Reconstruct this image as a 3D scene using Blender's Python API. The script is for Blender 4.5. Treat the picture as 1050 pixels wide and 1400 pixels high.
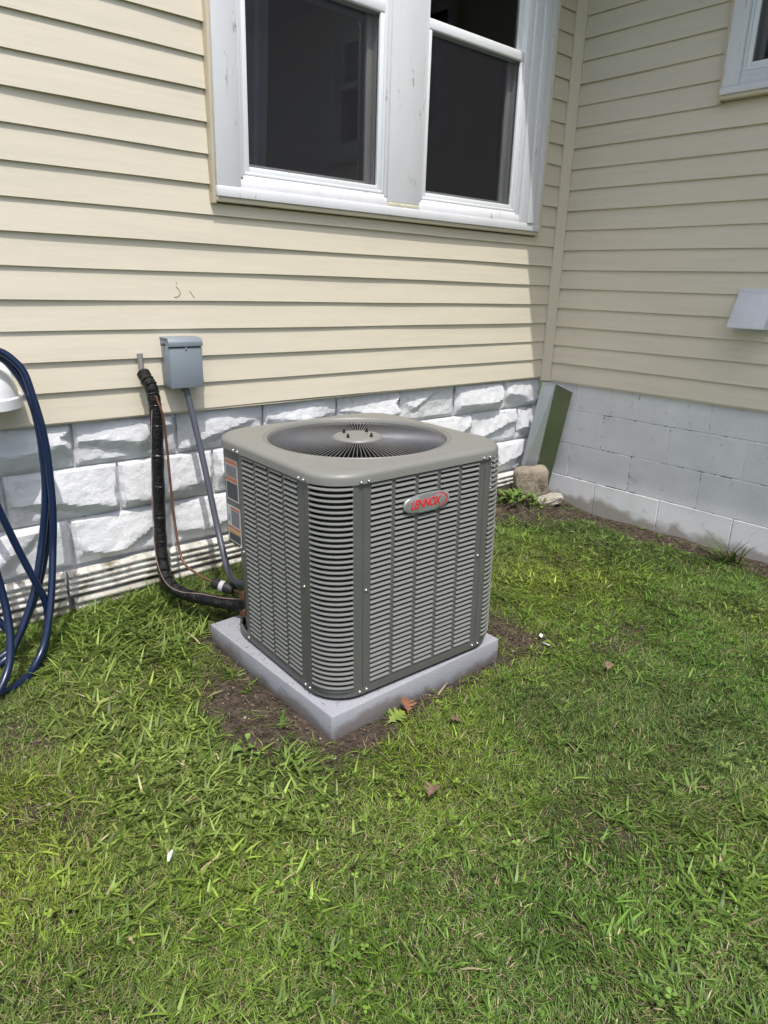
import bpy, bmesh, math, random
import numpy as np
from mathutils import Vector, Matrix, Euler, noise as mnoise

random.seed(7); RNG = np.random.default_rng(11)
for o in list(bpy.data.objects): bpy.data.objects.remove(o)
scene = bpy.context.scene
COL = scene.collection

# ------------------------------------------------------------------ camera, sky, sun, exposure
cam_d = bpy.data.cameras.new('camera'); cam = bpy.data.objects.new('camera', cam_d); COL.objects.link(cam)
cam_d.sensor_fit = 'HORIZONTAL'; cam_d.sensor_width = 36.0; cam_d.lens = 963.74 / 1050 * 36.0
cam_d.clip_start = 0.05; cam_d.clip_end = 500
a_, b_, c_ = -0.72318, 1.257782, 0.031846
cam.matrix_world = Matrix.Translation((-3.5939, -2.6297, 1.2699)) @ (Matrix.Rotation(a_, 4, 'Z') @ Matrix.Rotation(b_, 4, 'X') @ Matrix.Rotation(c_, 4, 'Z'))
scene.camera = cam

SUN_TRAVEL = Vector((0.50, 1.0, -2.2)).normalized()
to_sun = -SUN_TRAVEL
elev = math.asin(to_sun.z); rot = math.atan2(to_sun.x, to_sun.y)
world = bpy.data.worlds.new('World'); scene.world = world; world.use_nodes = True
wn = world.node_tree.nodes; wl = world.node_tree.links
sky = wn.new('ShaderNodeTexSky'); sky.sky_type = 'NISHITA'; sky.sun_disc = False
sky.sun_elevation = elev; sky.sun_rotation = rot; sky.air_density = 1.0; sky.dust_density = 3.0; sky.ozone_density = 1.0
bg = wn['Background']; bg.inputs['Strength'].default_value = 0.15
wl.new(sky.outputs[0], bg.inputs['Color'])
sd = bpy.data.lights.new('sun', 'SUN'); sd.energy = 2.4; sd.angle = math.radians(0.53); sd.color = (1.0, 0.97, 0.92)
sun = bpy.data.objects.new('sun', sd); COL.objects.link(sun)
sun.rotation_euler = SUN_TRAVEL.to_track_quat('-Z', 'Y').to_euler(); sun.location = (-4, -6, 12)
scene.view_settings.view_transform = 'Standard'; scene.view_settings.look = 'None'
scene.view_settings.gamma = 1.0; scene.view_settings.use_curve_mapping = False
scene.view_settings.exposure = 0.54
scene.render.engine = 'CYCLES'
scene.cycles.max_bounces = 8; scene.cycles.transparent_max_bounces = 12

# ------------------------------------------------------------------ helpers: materials
def mat(name, color, rough=0.6, metal=0.0, var=0.0, vscale=6.0, bump=0.0, bscale=40.0, stretch=(1, 1, 1), spec=0.5,
        dirt=None, dscale=3.0, dlo=0.55, dhi=0.75, coat=0.0):
    m = bpy.data.materials.new(name); m.use_nodes = True
    nt = m.node_tree; N = nt.nodes; L = nt.links
    p = N['Principled BSDF']; p.inputs['Base Color'].default_value = (*color, 1); p.inputs['Roughness'].default_value = rough
    p.inputs['Metallic'].default_value = metal; p.inputs['Specular IOR Level'].default_value = spec
    if coat: p.inputs['Coat Weight'].default_value = coat
    if var or bump or dirt:
        tc = N.new('ShaderNodeTexCoord'); mp = N.new('ShaderNodeMapping'); mp.inputs['Scale'].default_value = stretch
        geo = N.new('ShaderNodeNewGeometry'); L.new(geo.outputs['Position'], mp.inputs['Vector'])
    cur = None
    if var:
        n = N.new('ShaderNodeTexNoise'); n.inputs['Scale'].default_value = vscale; n.inputs['Detail'].default_value = 6; n.inputs['Roughness'].default_value = 0.6
        L.new(mp.outputs[0], n.inputs['Vector'])
        r = N.new('ShaderNodeValToRGB')
        r.color_ramp.elements[0].position = 0.3; r.color_ramp.elements[1].position = 0.7
        r.color_ramp.elements[0].color = (*[c * (1 - var) for c in color], 1); r.color_ramp.elements[1].color = (*[min(1, c * (1 + var)) for c in color], 1)
        L.new(n.outputs[0], r.inputs[0]); cur = r.outputs[0]
    if dirt:
        n2 = N.new('ShaderNodeTexNoise'); n2.inputs['Scale'].default_value = dscale; n2.inputs['Detail'].default_value = 9; n2.inputs['Roughness'].default_value = 0.7
        L.new(mp.outputs[0], n2.inputs['Vector'])
        r2 = N.new('ShaderNodeMapRange'); r2.inputs[1].default_value = dlo; r2.inputs[2].default_value = dhi
        L.new(n2.outputs[0], r2.inputs[0])
        mx = N.new('ShaderNodeMix'); mx.data_type = 'RGBA'; L.new(r2.outputs[0], mx.inputs[0])
        if cur: L.new(cur, mx.inputs[6])
        else: mx.inputs[6].default_value = (*color, 1)
        mx.inputs[7].default_value = (*dirt, 1); cur = mx.outputs[2]
    if cur: L.new(cur, p.inputs['Base Color'])
    if bump:
        n3 = N.new('ShaderNodeTexNoise'); n3.inputs['Scale'].default_value = bscale; n3.inputs['Detail'].default_value = 8; n3.inputs['Roughness'].default_value = 0.65
        L.new(mp.outputs[0], n3.inputs['Vector'])
        b = N.new('ShaderNodeBump'); b.inputs['Strength'].default_value = 1.0; b.inputs['Distance'].default_value = bump
        L.new(n3.outputs[0], b.inputs['Height']); L.new(b.outputs[0], p.inputs['Normal'])
    return m

M = {}
M['siding'] = mat('cream_vinyl', (0.655, 0.596, 0.474), 0.5, var=0.025, vscale=5, bump=0.0005, bscale=14, stretch=(1.2, 1.2, 22), dirt=(0.57, 0.522, 0.425), dscale=1.6, dlo=0.45, dhi=0.85)
M['siding_b'] = M['siding']
M['trimcream'] = mat('cream_trim', (0.60, 0.53, 0.40), 0.5, var=0.04)
M['white'] = mat('white_paint', (0.70, 0.705, 0.73), 0.5, var=0.04, vscale=9, bump=0.0012, bscale=60, stretch=(1, 1, 0.3), dirt=(0.36, 0.34, 0.28), dscale=26, dlo=0.61, dhi=0.68)
M['whitesash'] = mat('white_vinyl_sash', (0.78, 0.80, 0.82), 0.35, var=0.02)
M['caulk'] = mat('old_caulk', (0.62, 0.58, 0.46), 0.8, var=0.2, vscale=40, bump=0.002, bscale=90)
M['stone'] = mat('painted_stone', (0.66, 0.67, 0.69), 0.75, var=0.06, vscale=12, bump=0.005, bscale=60, dirt=(0.40, 0.40, 0.39), dscale=12, dlo=0.60, dhi=0.76)
M['ribbed'] = mat('painted_ribbed_base', (0.66, 0.65, 0.60), 0.7, var=0.1, vscale=14, bump=0.003, bscale=60, dirt=(0.17, 0.15, 0.10), dscale=9, dlo=0.46, dhi=0.64)
M['cmu'] = mat('painted_block', (0.67, 0.675, 0.68), 0.75, var=0.08, vscale=4, bump=0.0035, bscale=110, dirt=(0.40, 0.41, 0.42), dscale=18, dlo=0.60, dhi=0.74)
M['mortar'] = mat('mortar', (0.66, 0.67, 0.68), 0.85, var=0.15, vscale=25, bump=0.003, bscale=80, dirt=(0.08, 0.08, 0.08), dscale=18, dlo=0.51, dhi=0.60)
M['mortar_painted'] = mat('painted_mortar', (0.60, 0.61, 0.62), 0.85, var=0.12, vscale=20, bump=0.003, bscale=80, dirt=(0.22, 0.22, 0.21), dscale=20, dlo=0.58, dhi=0.70)
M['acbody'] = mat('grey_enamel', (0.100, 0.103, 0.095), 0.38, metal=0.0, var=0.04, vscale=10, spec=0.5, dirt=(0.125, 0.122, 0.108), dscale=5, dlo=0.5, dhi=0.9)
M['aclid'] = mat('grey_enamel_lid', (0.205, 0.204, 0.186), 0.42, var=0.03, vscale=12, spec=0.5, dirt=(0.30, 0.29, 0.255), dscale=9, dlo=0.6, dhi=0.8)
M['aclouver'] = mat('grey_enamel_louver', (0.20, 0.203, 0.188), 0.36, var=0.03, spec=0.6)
M['wiregrey'] = mat('coated_wire', (0.19, 0.19, 0.192), 0.3, metal=0.4, spec=0.6)
M['acblack'] = mat('black_interior', (0.012, 0.012, 0.013), 0.7)
M['coil'] = mat('coil_fins', (0.02, 0.021, 0.022), 0.5, metal=0.3, bump=0.002, bscale=300, stretch=(1, 1, 0.02))
M['screw'] = mat('zinc_screw', (0.62, 0.62, 0.60), 0.25, metal=0.9)
M['blackrub'] = mat('black_rubber', (0.012, 0.012, 0.012), 0.55)
M['pad'] = mat('grey_pad', (0.315, 0.32, 0.35), 0.85, var=0.04, vscale=6, bump=0.003, bscale=160, dirt=(0.14, 0.12, 0.10), dscale=15, dlo=0.63, dhi=0.76)
M['badge'] = mat('badge_silver', (0.50, 0.52, 0.52), 0.28, metal=0.7)
M['red'] = mat('badge_red', (0.62, 0.02, 0.03), 0.35)
M['boxgrey'] = mat('electrical_grey', (0.215, 0.25, 0.285), 0.42, var=0.03, vscale=12)
M['conduit'] = mat('conduit_grey', (0.075, 0.082, 0.105), 0.38)
M['stub'] = mat('grey_stub', (0.22, 0.21, 0.20), 0.6)
M['foam'] = mat('black_pipe_wrap', (0.0055, 0.0055, 0.0058), 0.25, bump=0.008, bscale=70, spec=0.3)
M['tape'] = mat('glossy_tape', (0.008, 0.008, 0.009), 0.12, bump=0.004, bscale=60, spec=0.6)
M['copper'] = mat('copper', (0.16, 0.08, 0.045), 0.5, metal=0.4, var=0.35, vscale=14)
M['wire'] = mat('thin_wire', (0.30, 0.20, 0.18), 0.5)
M['hose'] = mat('blue_hose', (0.0045, 0.014, 0.050), 0.28, var=0.1, spec=0.6)
M['hood'] = mat('white_plastic', (0.80, 0.81, 0.82), 0.35)
M['ventgrey'] = mat('grey_vent_plastic', (0.60, 0.61, 0.65), 0.5, var=0.05, vscale=20, bump=0.001, bscale=50)
M['galv'] = mat('galvanised_sheet', (0.50, 0.52, 0.53), 0.20, metal=1.0, var=0.08, vscale=5, stretch=(1, 1, 0.3))
M['galvdull'] = mat('dull_galvanised', (0.52, 0.54, 0.56), 0.42, metal=0.8, var=0.1, vscale=7)
M['oldblock'] = mat('weathered_block', (0.30, 0.25, 0.19), 0.9, var=0.35, vscale=13, bump=0.012, bscale=40, dirt=(0.10, 0.085, 0.06), dscale=10, dlo=0.5, dhi=0.65)
M['rock'] = mat('pale_rock', (0.42, 0.38, 0.32), 0.9, var=0.25, vscale=18, bump=0.01, bscale=50)
M['roof'] = mat('roof_shingle', (0.08, 0.08, 0.085), 0.9, var=0.3, vscale=12)
M['soffit'] = mat('soffit_white', (0.72, 0.72, 0.70), 0.6)
M['room'] = mat('room_wall', (0.16, 0.155, 0.16), 0.9)
M['curtain'] = mat('curtain_cloth', (0.45, 0.46, 0.55), 0.9, var=0.1, vscale=5)
M['track'] = mat('jamb_track', (0.38, 0.38, 0.37), 0.5)
M['sheen'] = mat('lampshade_cloth', (0.55, 0.52, 0.45), 0.9)
M['woodchair'] = mat('chair_wood', (0.20, 0.11, 0.06), 0.5)
M['paper'] = mat('white_paper', (0.8, 0.8, 0.8), 0.7)
M['sticker'] = mat('sticker_white', (0.46, 0.46, 0.46), 0.4)
M['orange'] = mat('sticker_orange', (0.42, 0.15, 0.06), 0.45)
M['yellow'] = mat('sticker_yellow', (0.50, 0.27, 0.06), 0.45)
M['stickgrey'] = mat('sticker_grey_print', (0.17, 0.17, 0.19), 0.5, var=0.5, vscale=160, stretch=(1, 1, 3))
M['stickdark'] = mat('sticker_dark_print', (0.05, 0.05, 0.06), 0.5, var=0.6, vscale=200)
M['leafgreen'] = mat('oak_leaf_green', (0.17, 0.23, 0.04), 0.5, var=0.2, vscale=60)
M['leafbrown'] = mat('oak_leaf_brown', (0.23, 0.10, 0.05), 0.6, var=0.3, vscale=60)
M['leafdry'] = mat('dry_leaf', (0.19, 0.125, 0.08), 0.7, var=0.3, vscale=60)

def glass_mat():
    m = bpy.data.materials.new('window_glass'); m.use_nodes = True; nt = m.node_tree; N = nt.nodes; L = nt.links
    for n in list(N):
        if n.type != 'OUTPUT_MATERIAL': N.remove(n)
    out = [n for n in N if n.type == 'OUTPUT_MATERIAL'][0]
    t = N.new('ShaderNodeBsdfTransparent'); t.inputs[0].default_value = (0.93, 0.95, 0.94, 1)
    g = N.new('ShaderNodeBsdfGlossy'); g.inputs['Roughness'].default_value = 0.02
    f = N.new('ShaderNodeFresnel'); f.inputs['IOR'].default_value = 1.45
    mx = N.new('ShaderNodeMixShader'); L.new(f.outputs[0], mx.inputs[0]); L.new(t.outputs[0], mx.inputs[1]); L.new(g.outputs[0], mx.inputs[2])
    L.new(mx.outputs[0], out.inputs[0]); return m
M['glass'] = glass_mat()
def splash(m, h0, h1, col):
    nt = m.node_tree; N = nt.nodes; L = nt.links; p = N['Principled BSDF']; src = p.inputs['Base Color'].links[0].from_socket
    geo = N.new('ShaderNodeNewGeometry'); sx = N.new('ShaderNodeSeparateXYZ'); L.new(geo.outputs['Position'], sx.inputs[0])
    n = N.new('ShaderNodeTexNoise'); n.inputs['Scale'].default_value = 7; n.inputs['Detail'].default_value = 8; L.new(geo.outputs['Position'], n.inputs['Vector'])
    ml = N.new('ShaderNodeMath'); ml.operation = 'MULTIPLY_ADD'; L.new(n.outputs[0], ml.inputs[0]); ml.inputs[1].default_value = -0.20; L.new(sx.outputs[2], ml.inputs[2])
    mr = N.new('ShaderNodeMapRange'); mr.inputs[1].default_value = h0 - 0.10; mr.inputs[2].default_value = h1 - 0.10; mr.inputs[3].default_value = 0.8; mr.inputs[4].default_value = 0.0; L.new(ml.outputs[0], mr.inputs[0])
    mx = N.new('ShaderNodeMix'); mx.data_type = 'RGBA'; L.new(mr.outputs[0], mx.inputs[0]); L.new(src, mx.inputs[6]); mx.inputs[7].default_value = (*col, 1); L.new(mx.outputs[2], p.inputs['Base Color'])
splash(M['cmu'], 0.035, 0.075, (0.24, 0.215, 0.18)); splash(M['ribbed'], 0.03, 0.12, (0.20, 0.18, 0.12)); splash(M['pad'], -0.005, 0.03, (0.16, 0.14, 0.12))
def screen_mat():
    m = bpy.data.materials.new('insect_screen'); m.use_nodes = True; nt = m.node_tree; N = nt.nodes; L = nt.links
    for n in list(N):
        if n.type != 'OUTPUT_MATERIAL': N.remove(n)
    out = [n for n in N if n.type == 'OUTPUT_MATERIAL'][0]
    t = N.new('ShaderNodeBsdfTransparent'); d = N.new('ShaderNodeBsdfDiffuse'); d.inputs[0].default_value = (0.052, 0.052, 0.058, 1)
    mx = N.new('ShaderNodeMixShader'); mx.inputs[0].default_value = 0.24
    L.new(t.outputs[0], mx.inputs[1]); L.new(d.outputs[0], mx.inputs[2]); L.new(mx.outputs[0], out.inputs[0]); return m
M['screen'] = screen_mat()
def blade_mat():
    m = bpy.data.materials.new('grass_blade'); m.use_nodes = True; nt = m.node_tree; N = nt.nodes; L = nt.links
    p = N['Principled BSDF']; p.inputs['Roughness'].default_value = 0.45; p.inputs['Specular IOR Level'].default_value = 0.3
    out = [n for n in N if n.type == 'OUTPUT_MATERIAL'][0]
    a = N.new('ShaderNodeAttribute'); a.attribute_name = 'col'
    L.new(a.outputs['Color'], p.inputs['Base Color'])
    t = N.new('ShaderNodeBsdfTranslucent'); L.new(a.outputs['Color'], t.inputs[0])
    mx = N.new('ShaderNodeMixShader'); mx.inputs[0].default_value = 0.20
    L.new(p.outputs[0], mx.inputs[1]); L.new(t.outputs[0], mx.inputs[2]); L.new(mx.outputs[0], out.inputs[0]); return m
M['blade'] = blade_mat()

# ------------------------------------------------------------------ helpers: meshes
class MB:
    def __init__(s): s.v = []; s.f = []
    def add(s, vs, fs):
        b = len(s.v); s.v += [tuple(v) for v in vs]; s.f += [tuple(i + b for i in f) for f in fs]; return s
    def box(s, x0, x1, y0, y1, z0, z1):
        return s.add([(x0, y0, z0), (x1, y0, z0), (x1, y1, z0), (x0, y1, z0), (x0, y0, z1), (x1, y0, z1), (x1, y1, z1), (x0, y1, z1)],
                     [(0, 3, 2, 1), (4, 5, 6, 7), (0, 1, 5, 4), (1, 2, 6, 5), (2, 3, 7, 6), (3, 0, 4, 7)])
    def prism(s, prof, axis, a, b):
        """extrude closed profile (list of 2-tuples) along an axis; profile coordinates are the other two axes in xyz order"""
        def P(u, t):
            q = list(u); q.insert(axis, t); return tuple(q)
        n = len(prof); vs = [P(u, a) for u in prof] + [P(u, b) for u in prof]
        fs = [(i, (i + 1) % n, n + (i + 1) % n, n + i) for i in range(n)] + [tuple(range(n))[::-1], tuple(range(n, 2 * n))]
        return s.add(vs, fs)
    def tube(s, pts, r, n=12, cap=True, rfun=None):
        pts = [Vector(p) for p in pts]; m = len(pts)
        T = [(pts[min(i + 1, m - 1)] - pts[max(i - 1, 0)]).normalized() for i in range(m)]
        u = T[0].orthogonal().normalized(); vs = []
        for i in range(m):
            u = (u - T[i] * u.dot(T[i])).normalized(); w = T[i].cross(u)
            rr = r if rfun is None else rfun(i, m)
            for k in range(n):
                a = 2 * math.pi * k / n; vs.append(pts[i] + (u * math.cos(a) + w * math.sin(a)) * rr)
        fs = [(i * n + k, i * n + (k + 1) % n, (i + 1) * n + (k + 1) % n, (i + 1) * n + k) for i in range(m - 1) for k in range(n)]
        if cap: fs += [tuple(range(n))[::-1], tuple(range((m - 1) * n, m * n))]
        return s.add(vs, fs)
    def lathe(s, prof, n=32, c=(0, 0, 0), closed=False):
        """profile of (r, z) about the z axis"""
        vs = []; m = len(prof)
        for r, z in prof:
            for k in range(n):
                a = 2 * math.pi * k / n; vs.append((c[0] + r * math.cos(a), c[1] + r * math.sin(a), c[2] + z))
        fs = [(i * n + k, i * n + (k + 1) % n, (i + 1) * n + (k + 1) % n, (i + 1) * n + k) for i in range(m - 1) for k in range(n)]
        if prof[0][0] > 1e-4 and closed: fs.append(tuple(range(n))[::-1])
        if prof[-1][0] > 1e-4 and closed: fs.append(tuple(range((m - 1) * n, m * n)))
        return s.add(vs, fs)
    def mesh(s, name, smooth=None, recalc=True):
        me = bpy.data.meshes.new(name); me.from_pydata(s.v, [], s.f)
        if recalc:
            bm = bmesh.new(); bm.from_mesh(me); bmesh.ops.remove_doubles(bm, verts=bm.verts, dist=1e-6); bmesh.ops.recalc_face_normals(bm, faces=bm.faces); bm.to_mesh(me); bm.free()
        if smooth is not None:
            me.polygons.foreach_set('use_smooth', [True] * len(me.polygons)); me.set_sharp_from_angle(angle=math.radians(smooth))
        me.update(); return me
    def build(s, name, m, parent=None, smooth=None, bevel=0.0):
        me = s.mesh(name, smooth)
        if bevel:
            bm = bmesh.new(); bm.from_mesh(me)
            bmesh.ops.bevel(bm, geom=[e for e in bm.edges if len(e.link_faces) == 2 and e.calc_face_angle(0) > 0.6], offset=bevel, segments=2, affect='EDGES', profile=0.5, clamp_overlap=True)
            bm.to_mesh(me); bm.free()
            me.polygons.foreach_set('use_smooth', [True] * len(me.polygons)); me.set_sharp_from_angle(angle=math.radians(45))
        return obj(name, me, m, parent)

def obj(name, me, m, parent=None):
    o = bpy.data.objects.new(name, me); COL.objects.link(o)
    if m is not None and not me.materials: me.materials.append(M[m] if isinstance(m, str) else m)
    if parent is not None: o.parent = parent
    return o
def empty(name, loc=(0, 0, 0), parent=None):
    o = bpy.data.objects.new(name, None); COL.objects.link(o); o.location = loc; o.empty_display_size = 0.1
    if parent is not None: o.parent = parent
    return o
def tag(o, label=None, cat=None, group=None, kind=None):
    if label: o['label'] = label
    if cat: o['category'] = cat
    if group: o['group'] = group
    if kind: o['kind'] = kind
    return o
def smooth_path(pts, sub=8):
    P = [Vector(p) for p in pts]; P = [P[0] * 2 - P[1]] + P + [P[-1] * 2 - P[-2]]; out = []
    for i in range(1, len(P) - 2):
        for k in range(sub):
            t = k / sub; a, b, c, d = P[i - 1], P[i], P[i + 1], P[i + 2]
            out.append(0.5 * ((2 * b) + (c - a) * t + (2 * a - 5 * b + 4 * c - d) * t * t + (3 * b - a - 3 * c + d) * t ** 3))
    out.append(P[-2]); return out

# numpy value noise
_LAT = RNG.random((256, 256))
def vnoise(x, y):
    xi = np.floor(x).astype(int); yi = np.floor(y).astype(int); fx = x - xi; fy = y - yi
    fx = fx * fx * (3 - 2 * fx); fy = fy * fy * (3 - 2 * fy)
    g = lambda a, b: _LAT[a % 256, b % 256]
    return (g(xi, yi) * (1 - fx) + g(xi + 1, yi) * fx) * (1 - fy) + (g(xi, yi + 1) * (1 - fx) + g(xi + 1, yi + 1) * fx) * fy
def fbm(x, y, o=4):
    s = 0; a = 0.5; t = 0
    for i in range(o):
        s = s + a * vnoise(x * 2 ** i + 17.3 * i, y * 2 ** i + 5.1 * i); t += a; a *= 0.5
    return s / t
def gz(x, y):
    x = np.asarray(x, float); y = np.asarray(y, float)
    near = np.exp(-(np.maximum(0, np.abs(x + 2) - 3) ** 2 + np.maximum(0, np.abs(y + 1.5) - 2.5) ** 2))
    z = (fbm(x * 2.2, y * 2.2) - 0.5) * 0.035 * near + (fbm(x * 9 + 40, y * 9) - 0.5) * 0.022 * near
    z = z + 0.075 * np.exp(-(((x + 0.35) / 0.35) ** 2 + ((y + 0.02) / 0.28) ** 2))           # heap of soil in the corner
    z = z + 0.045 * np.exp(-(y / 0.22) ** 2) / (1 + np.exp(-(x + 2.88) / 0.05)) * (x < 0.2)   # bed along the left wall
    dp = np.maximum(np.abs(x + 2.14) - 0.375, np.abs(y + 0.83) - 0.375)
    fr_ = 1 / (1 + np.exp((y + 0.75) / 0.12))
    z = np.where(dp < 0.02, -0.025, z - (0.010 + 0.012 * fr_) * np.exp(-(np.maximum(dp, 0) / 0.16) ** 2))
    return z

# ------------------------------------------------------------------ setting: ground
def bare(x, y):
    """0 = full lawn, 1 = bare earth"""
    n = fbm(x * 5 + 3, y * 5 + 9); n2 = fbm(x * 14 + 31, y * 14)
    dp = np.maximum(np.abs(x + 2.14) - 0.375, np.abs(y + 0.83) - 0.375)
    s = np.clip(1.25 - dp / (0.025 + 0.11 * n), 0, 1)
    s = np.maximum(s, np.clip(2.0 - np.hypot((x + 2.63) / 0.16, (y + 0.93) / 0.30) * 1.5 + (n - 0.5) * 1.6, 0, 1))        # dug earth left of the pad
    s = np.maximum(s, np.clip(1.6 - np.hypot((x + 2.47) / 0.20, (y + 1.27) / 0.08) * 1.3 + (n - 0.5) * 1.4, 0, 1))
    s = np.maximum(s, np.clip(1.5 - np.hypot((x + 1.58) / 0.13, (y + 1.10) / 0.22) * 1.2 + (n - 0.5) * 1.5, 0, 1))
    s = np.maximum(s, np.clip(1.0 + (x + 0.17 - 0.14 * (n - 0.4)) / 0.05, 0, 1) * (x < 0.3))                               # strip along the block wall
    s = np.maximum(s, np.clip(1.9 - np.hypot((x + 0.22) / 0.36, (y + 0.22) / 0.22) * 1.3 + (n - 0.5) * 1.5, 0, 1))
    s = np.maximum(s, np.clip((n - 0.68) * 5, 0, 0.6))
    s = np.maximum(s, np.clip((n2 - 0.74) * 6, 0, 0.5))
    return s
def ground():
    def axis(a, b, st): return np.concatenate([-np.geomspace(80, 1.0, 14) + a, np.arange(a, b, st), b + np.geomspace(1.0, 80, 14)])
    xs = axis(-5.0, 0.4, 0.03); ys = axis(-4.2, 0.3, 0.03)
    X, Y = np.meshgrid(xs, ys, indexing='ij'); Z = gz(X, Y) - 0.004
    V = np.stack([X, Y, Z], -1).reshape(-1, 3); nx, ny = len(xs), len(ys)
    I = np.arange(nx * ny).reshape(nx, ny)
    F = np.stack([I[:-1, :-1], I[1:, :-1], I[1:, 1:], I[:-1, 1:]], -1).reshape(-1, 4)
    me = bpy.data.meshes.new('ground'); me.from_pydata(V.tolist(), [], F.tolist())
    at = me.attributes.new('bare', 'FLOAT', 'POINT'); at.data.foreach_set('value', bare(X, Y).reshape(-1).astype(np.float32))
    me.polygons.foreach_set('use_smooth', [True] * len(me.polygons))
    m = bpy.data.materials.new('lawn_soil'); m.use_nodes = True; nt = m.node_tree; N = nt.nodes; L = nt.links
    p = N['Principled BSDF']; p.inputs['Roughness'].default_value = 0.95; p.inputs['Specular IOR Level'].default_value = 0.15
    geo = N.new('ShaderNodeNewGeometry')
    def nz(sc, det=6):
        n = N.new('ShaderNodeTexNoise'); n.inputs['Scale'].default_value = sc; n.inputs['Detail'].default_value = det; n.inputs['Roughness'].default_value = 0.65
        L.new(geo.outputs['Position'], n.inputs['Vector']); return n.outputs[0]
    def ramp(src, c0, c1, a=0.35, b=0.68):
        r = N.new('ShaderNodeValToRGB'); r.color_ramp.elements[0].position = a; r.color_ramp.elements[1].position = b
        r.color_ramp.elements[0].color = (*c0, 1); r.color_ramp.elements[1].color = (*c1, 1); L.new(src, r.inputs[0]); return r.outputs[0]
    soil = ramp(nz(26), (0.042, 0.033, 0.025), (0.145, 0.112, 0.085))
    thatch = ramp(nz(60), (0.018, 0.022, 0.009), (0.080, 0.075, 0.038))
    far = ramp(nz(3), (0.055, 0.085, 0.018), (0.09, 0.12, 0.03))
    at_n = N.new('ShaderNodeAttribute'); at_n.attribute_name = 'bare'
    mx = N.new('ShaderNodeMix'); mx.data_type = 'RGBA'; L.new(at_n.outputs['Fac'], mx.inputs[0]); L.new(thatch, mx.inputs[6]); L.new(soil, mx.inputs[7])
    sep = N.new('ShaderNodeVectorMath'); sep.operation = 'DISTANCE'; sep.inputs[1].default_value = (-2.2, -1.6, 0); L.new(geo.outputs['Position'], sep.inputs[0])
    mr = N.new('ShaderNodeMapRange'); mr.inputs[1].default_value = 2.8; mr.inputs[2].default_value = 3.6; L.new(sep.outputs['Value'], mr.inputs[0])
    mx2 = N.new('ShaderNodeMix'); mx2.data_type = 'RGBA'; L.new(mr.outputs[0], mx2.inputs[0]); L.new(mx.outputs[2], mx2.inputs[6]); L.new(far, mx2.inputs[7])
    L.new(mx2.outputs[2], p.inputs['Base Color'])
    b = N.new('ShaderNodeBump'); b.inputs['Distance'].default_value = 0.02; b.inputs['Strength'].default_value = 1.0
    L.new(nz(55, 9), b.inputs['Height']); L.new(b.outputs[0], p.inputs['Normal'])
    g = obj('ground', me, m); tag(g, kind='structure'); return g
ground()

# ------------------------------------------------------------------ house
house = tag(empty('house'), 'cream vinyl sided house corner on painted stone and block foundation', 'house')
EXP = 0.105
ZL, ZR = 0.764, 0.746
WX0, WX1, WZ0, WZ1 = -2.185, -0.238, 1.548, 3.02      # left wall window, outside of casing
RY0, RY1, RZ0, RZ1 = -0.842, -2.05, 2.122, 3.05       # right wall window
def plank(parent, wall, k, s0, s1, zlo, zhi=None, zclip0=None):
    """one course of siding; s runs along the wall, d is the depth into the wall (0 at the lip)"""
    base = zlo
    top = base + EXP + 0.013
    prof = [(0.0145, base + 0.012), (0.002, base + 0.0005), (0.0, base + 0.0015)]
    for t in (0.33, 0.66, 1.0): prof.append((0.0125 * t, base + 0.0025 + (top - base - 0.0025) * t))
    if zhi is not None: prof = [(d, min(z, zhi)) for d, z in prof]
    if zclip0 is not None: prof = [(d, max(z, zclip0)) for d, z in prof]
    n = max(2, int((s1 - s0) / 0.09)); vs = []; fs = []; q = len(prof)
    for i in range(n + 1):
        s = s0 + (s1 - s0) * i / n
        wob = (mnoise.noise(Vector((s * 1.7, k * 3.1, wall * 9.0))) * 0.0030 + mnoise.noise(Vector((s * 0.5, k * 0.7, wall * 5.0))) * 0.0030)
        wz = mnoise.noise(Vector((s * 0.9, k * 5.7 + 3, wall * 4.0))) * 0.0052
        for d, z in prof:
            dd = d + wob * (1 if d < 0.0122 else 0)
            vs.append((s, dd, z + wz) if wall == 0 else (dd, s, z + wz))
    for i in range(n):
        for j in range(q - 1): fs.append((i * q + j, (i + 1) * q + j, (i + 1) * q + j + 1, i * q + j + 1))
    me = bpy.data.meshes.new('siding_plank'); me.from_pydata(vs, [], fs)
    bm = bmesh.new(); bm.from_mesh(me)
    want = Vector((0, -1, 0)) if wall == 0 else Vector((-1, 0, 0))
    for f in bm.faces:
        f.normal_update()
        if f.normal.dot(want) < -0.05: f.normal_flip()
    bm.to_mesh(me); bm.free()
    me.polygons.foreach_set('use_smooth', [True] * len(me.polygons)); me.set_sharp_from_angle(angle=math.radians(30))
    return obj('siding_plank', me, 'siding', parent)
lw = empty('siding_wall', parent=house); lw['label'] = 'sunlit cream siding around the double window'
rw = empty('siding_wall', parent=house); rw['label'] = 'shaded cream siding on the right hand wall'
for k in range(28):
    z = ZL + EXP * k
    if z + EXP < WZ0 or z > WZ1: plank(lw, 0, k, -5.6, -0.034, z)
    else:
        plank(lw, 0, k, -5.6, WX0 - 0.012, z); plank(lw, 0, k, WX1 + 0.012, -0.034, z)
        if z < WZ0 - 0.01: plank(lw, 0, k, WX0 - 0.012, WX1 + 0.012, z, zhi=WZ0 - 0.004)
for k in range(24):
    z = ZR + EXP * k
    if z + EXP < RZ0 or z > RZ1: plank(rw, 1, k, -5.2, -0.034, z)
    else:
        plank(rw, 1, k, -5.2, RY1 - 0.012, z); plank(rw, 1, k, RY0 + 0.012, -0.034, z)
        if z < RZ0 - 0.01: plank(rw, 1, k, RY1 - 0.012, RY0 + 0.012, z, zhi=RZ0 - 0.004)
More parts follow.
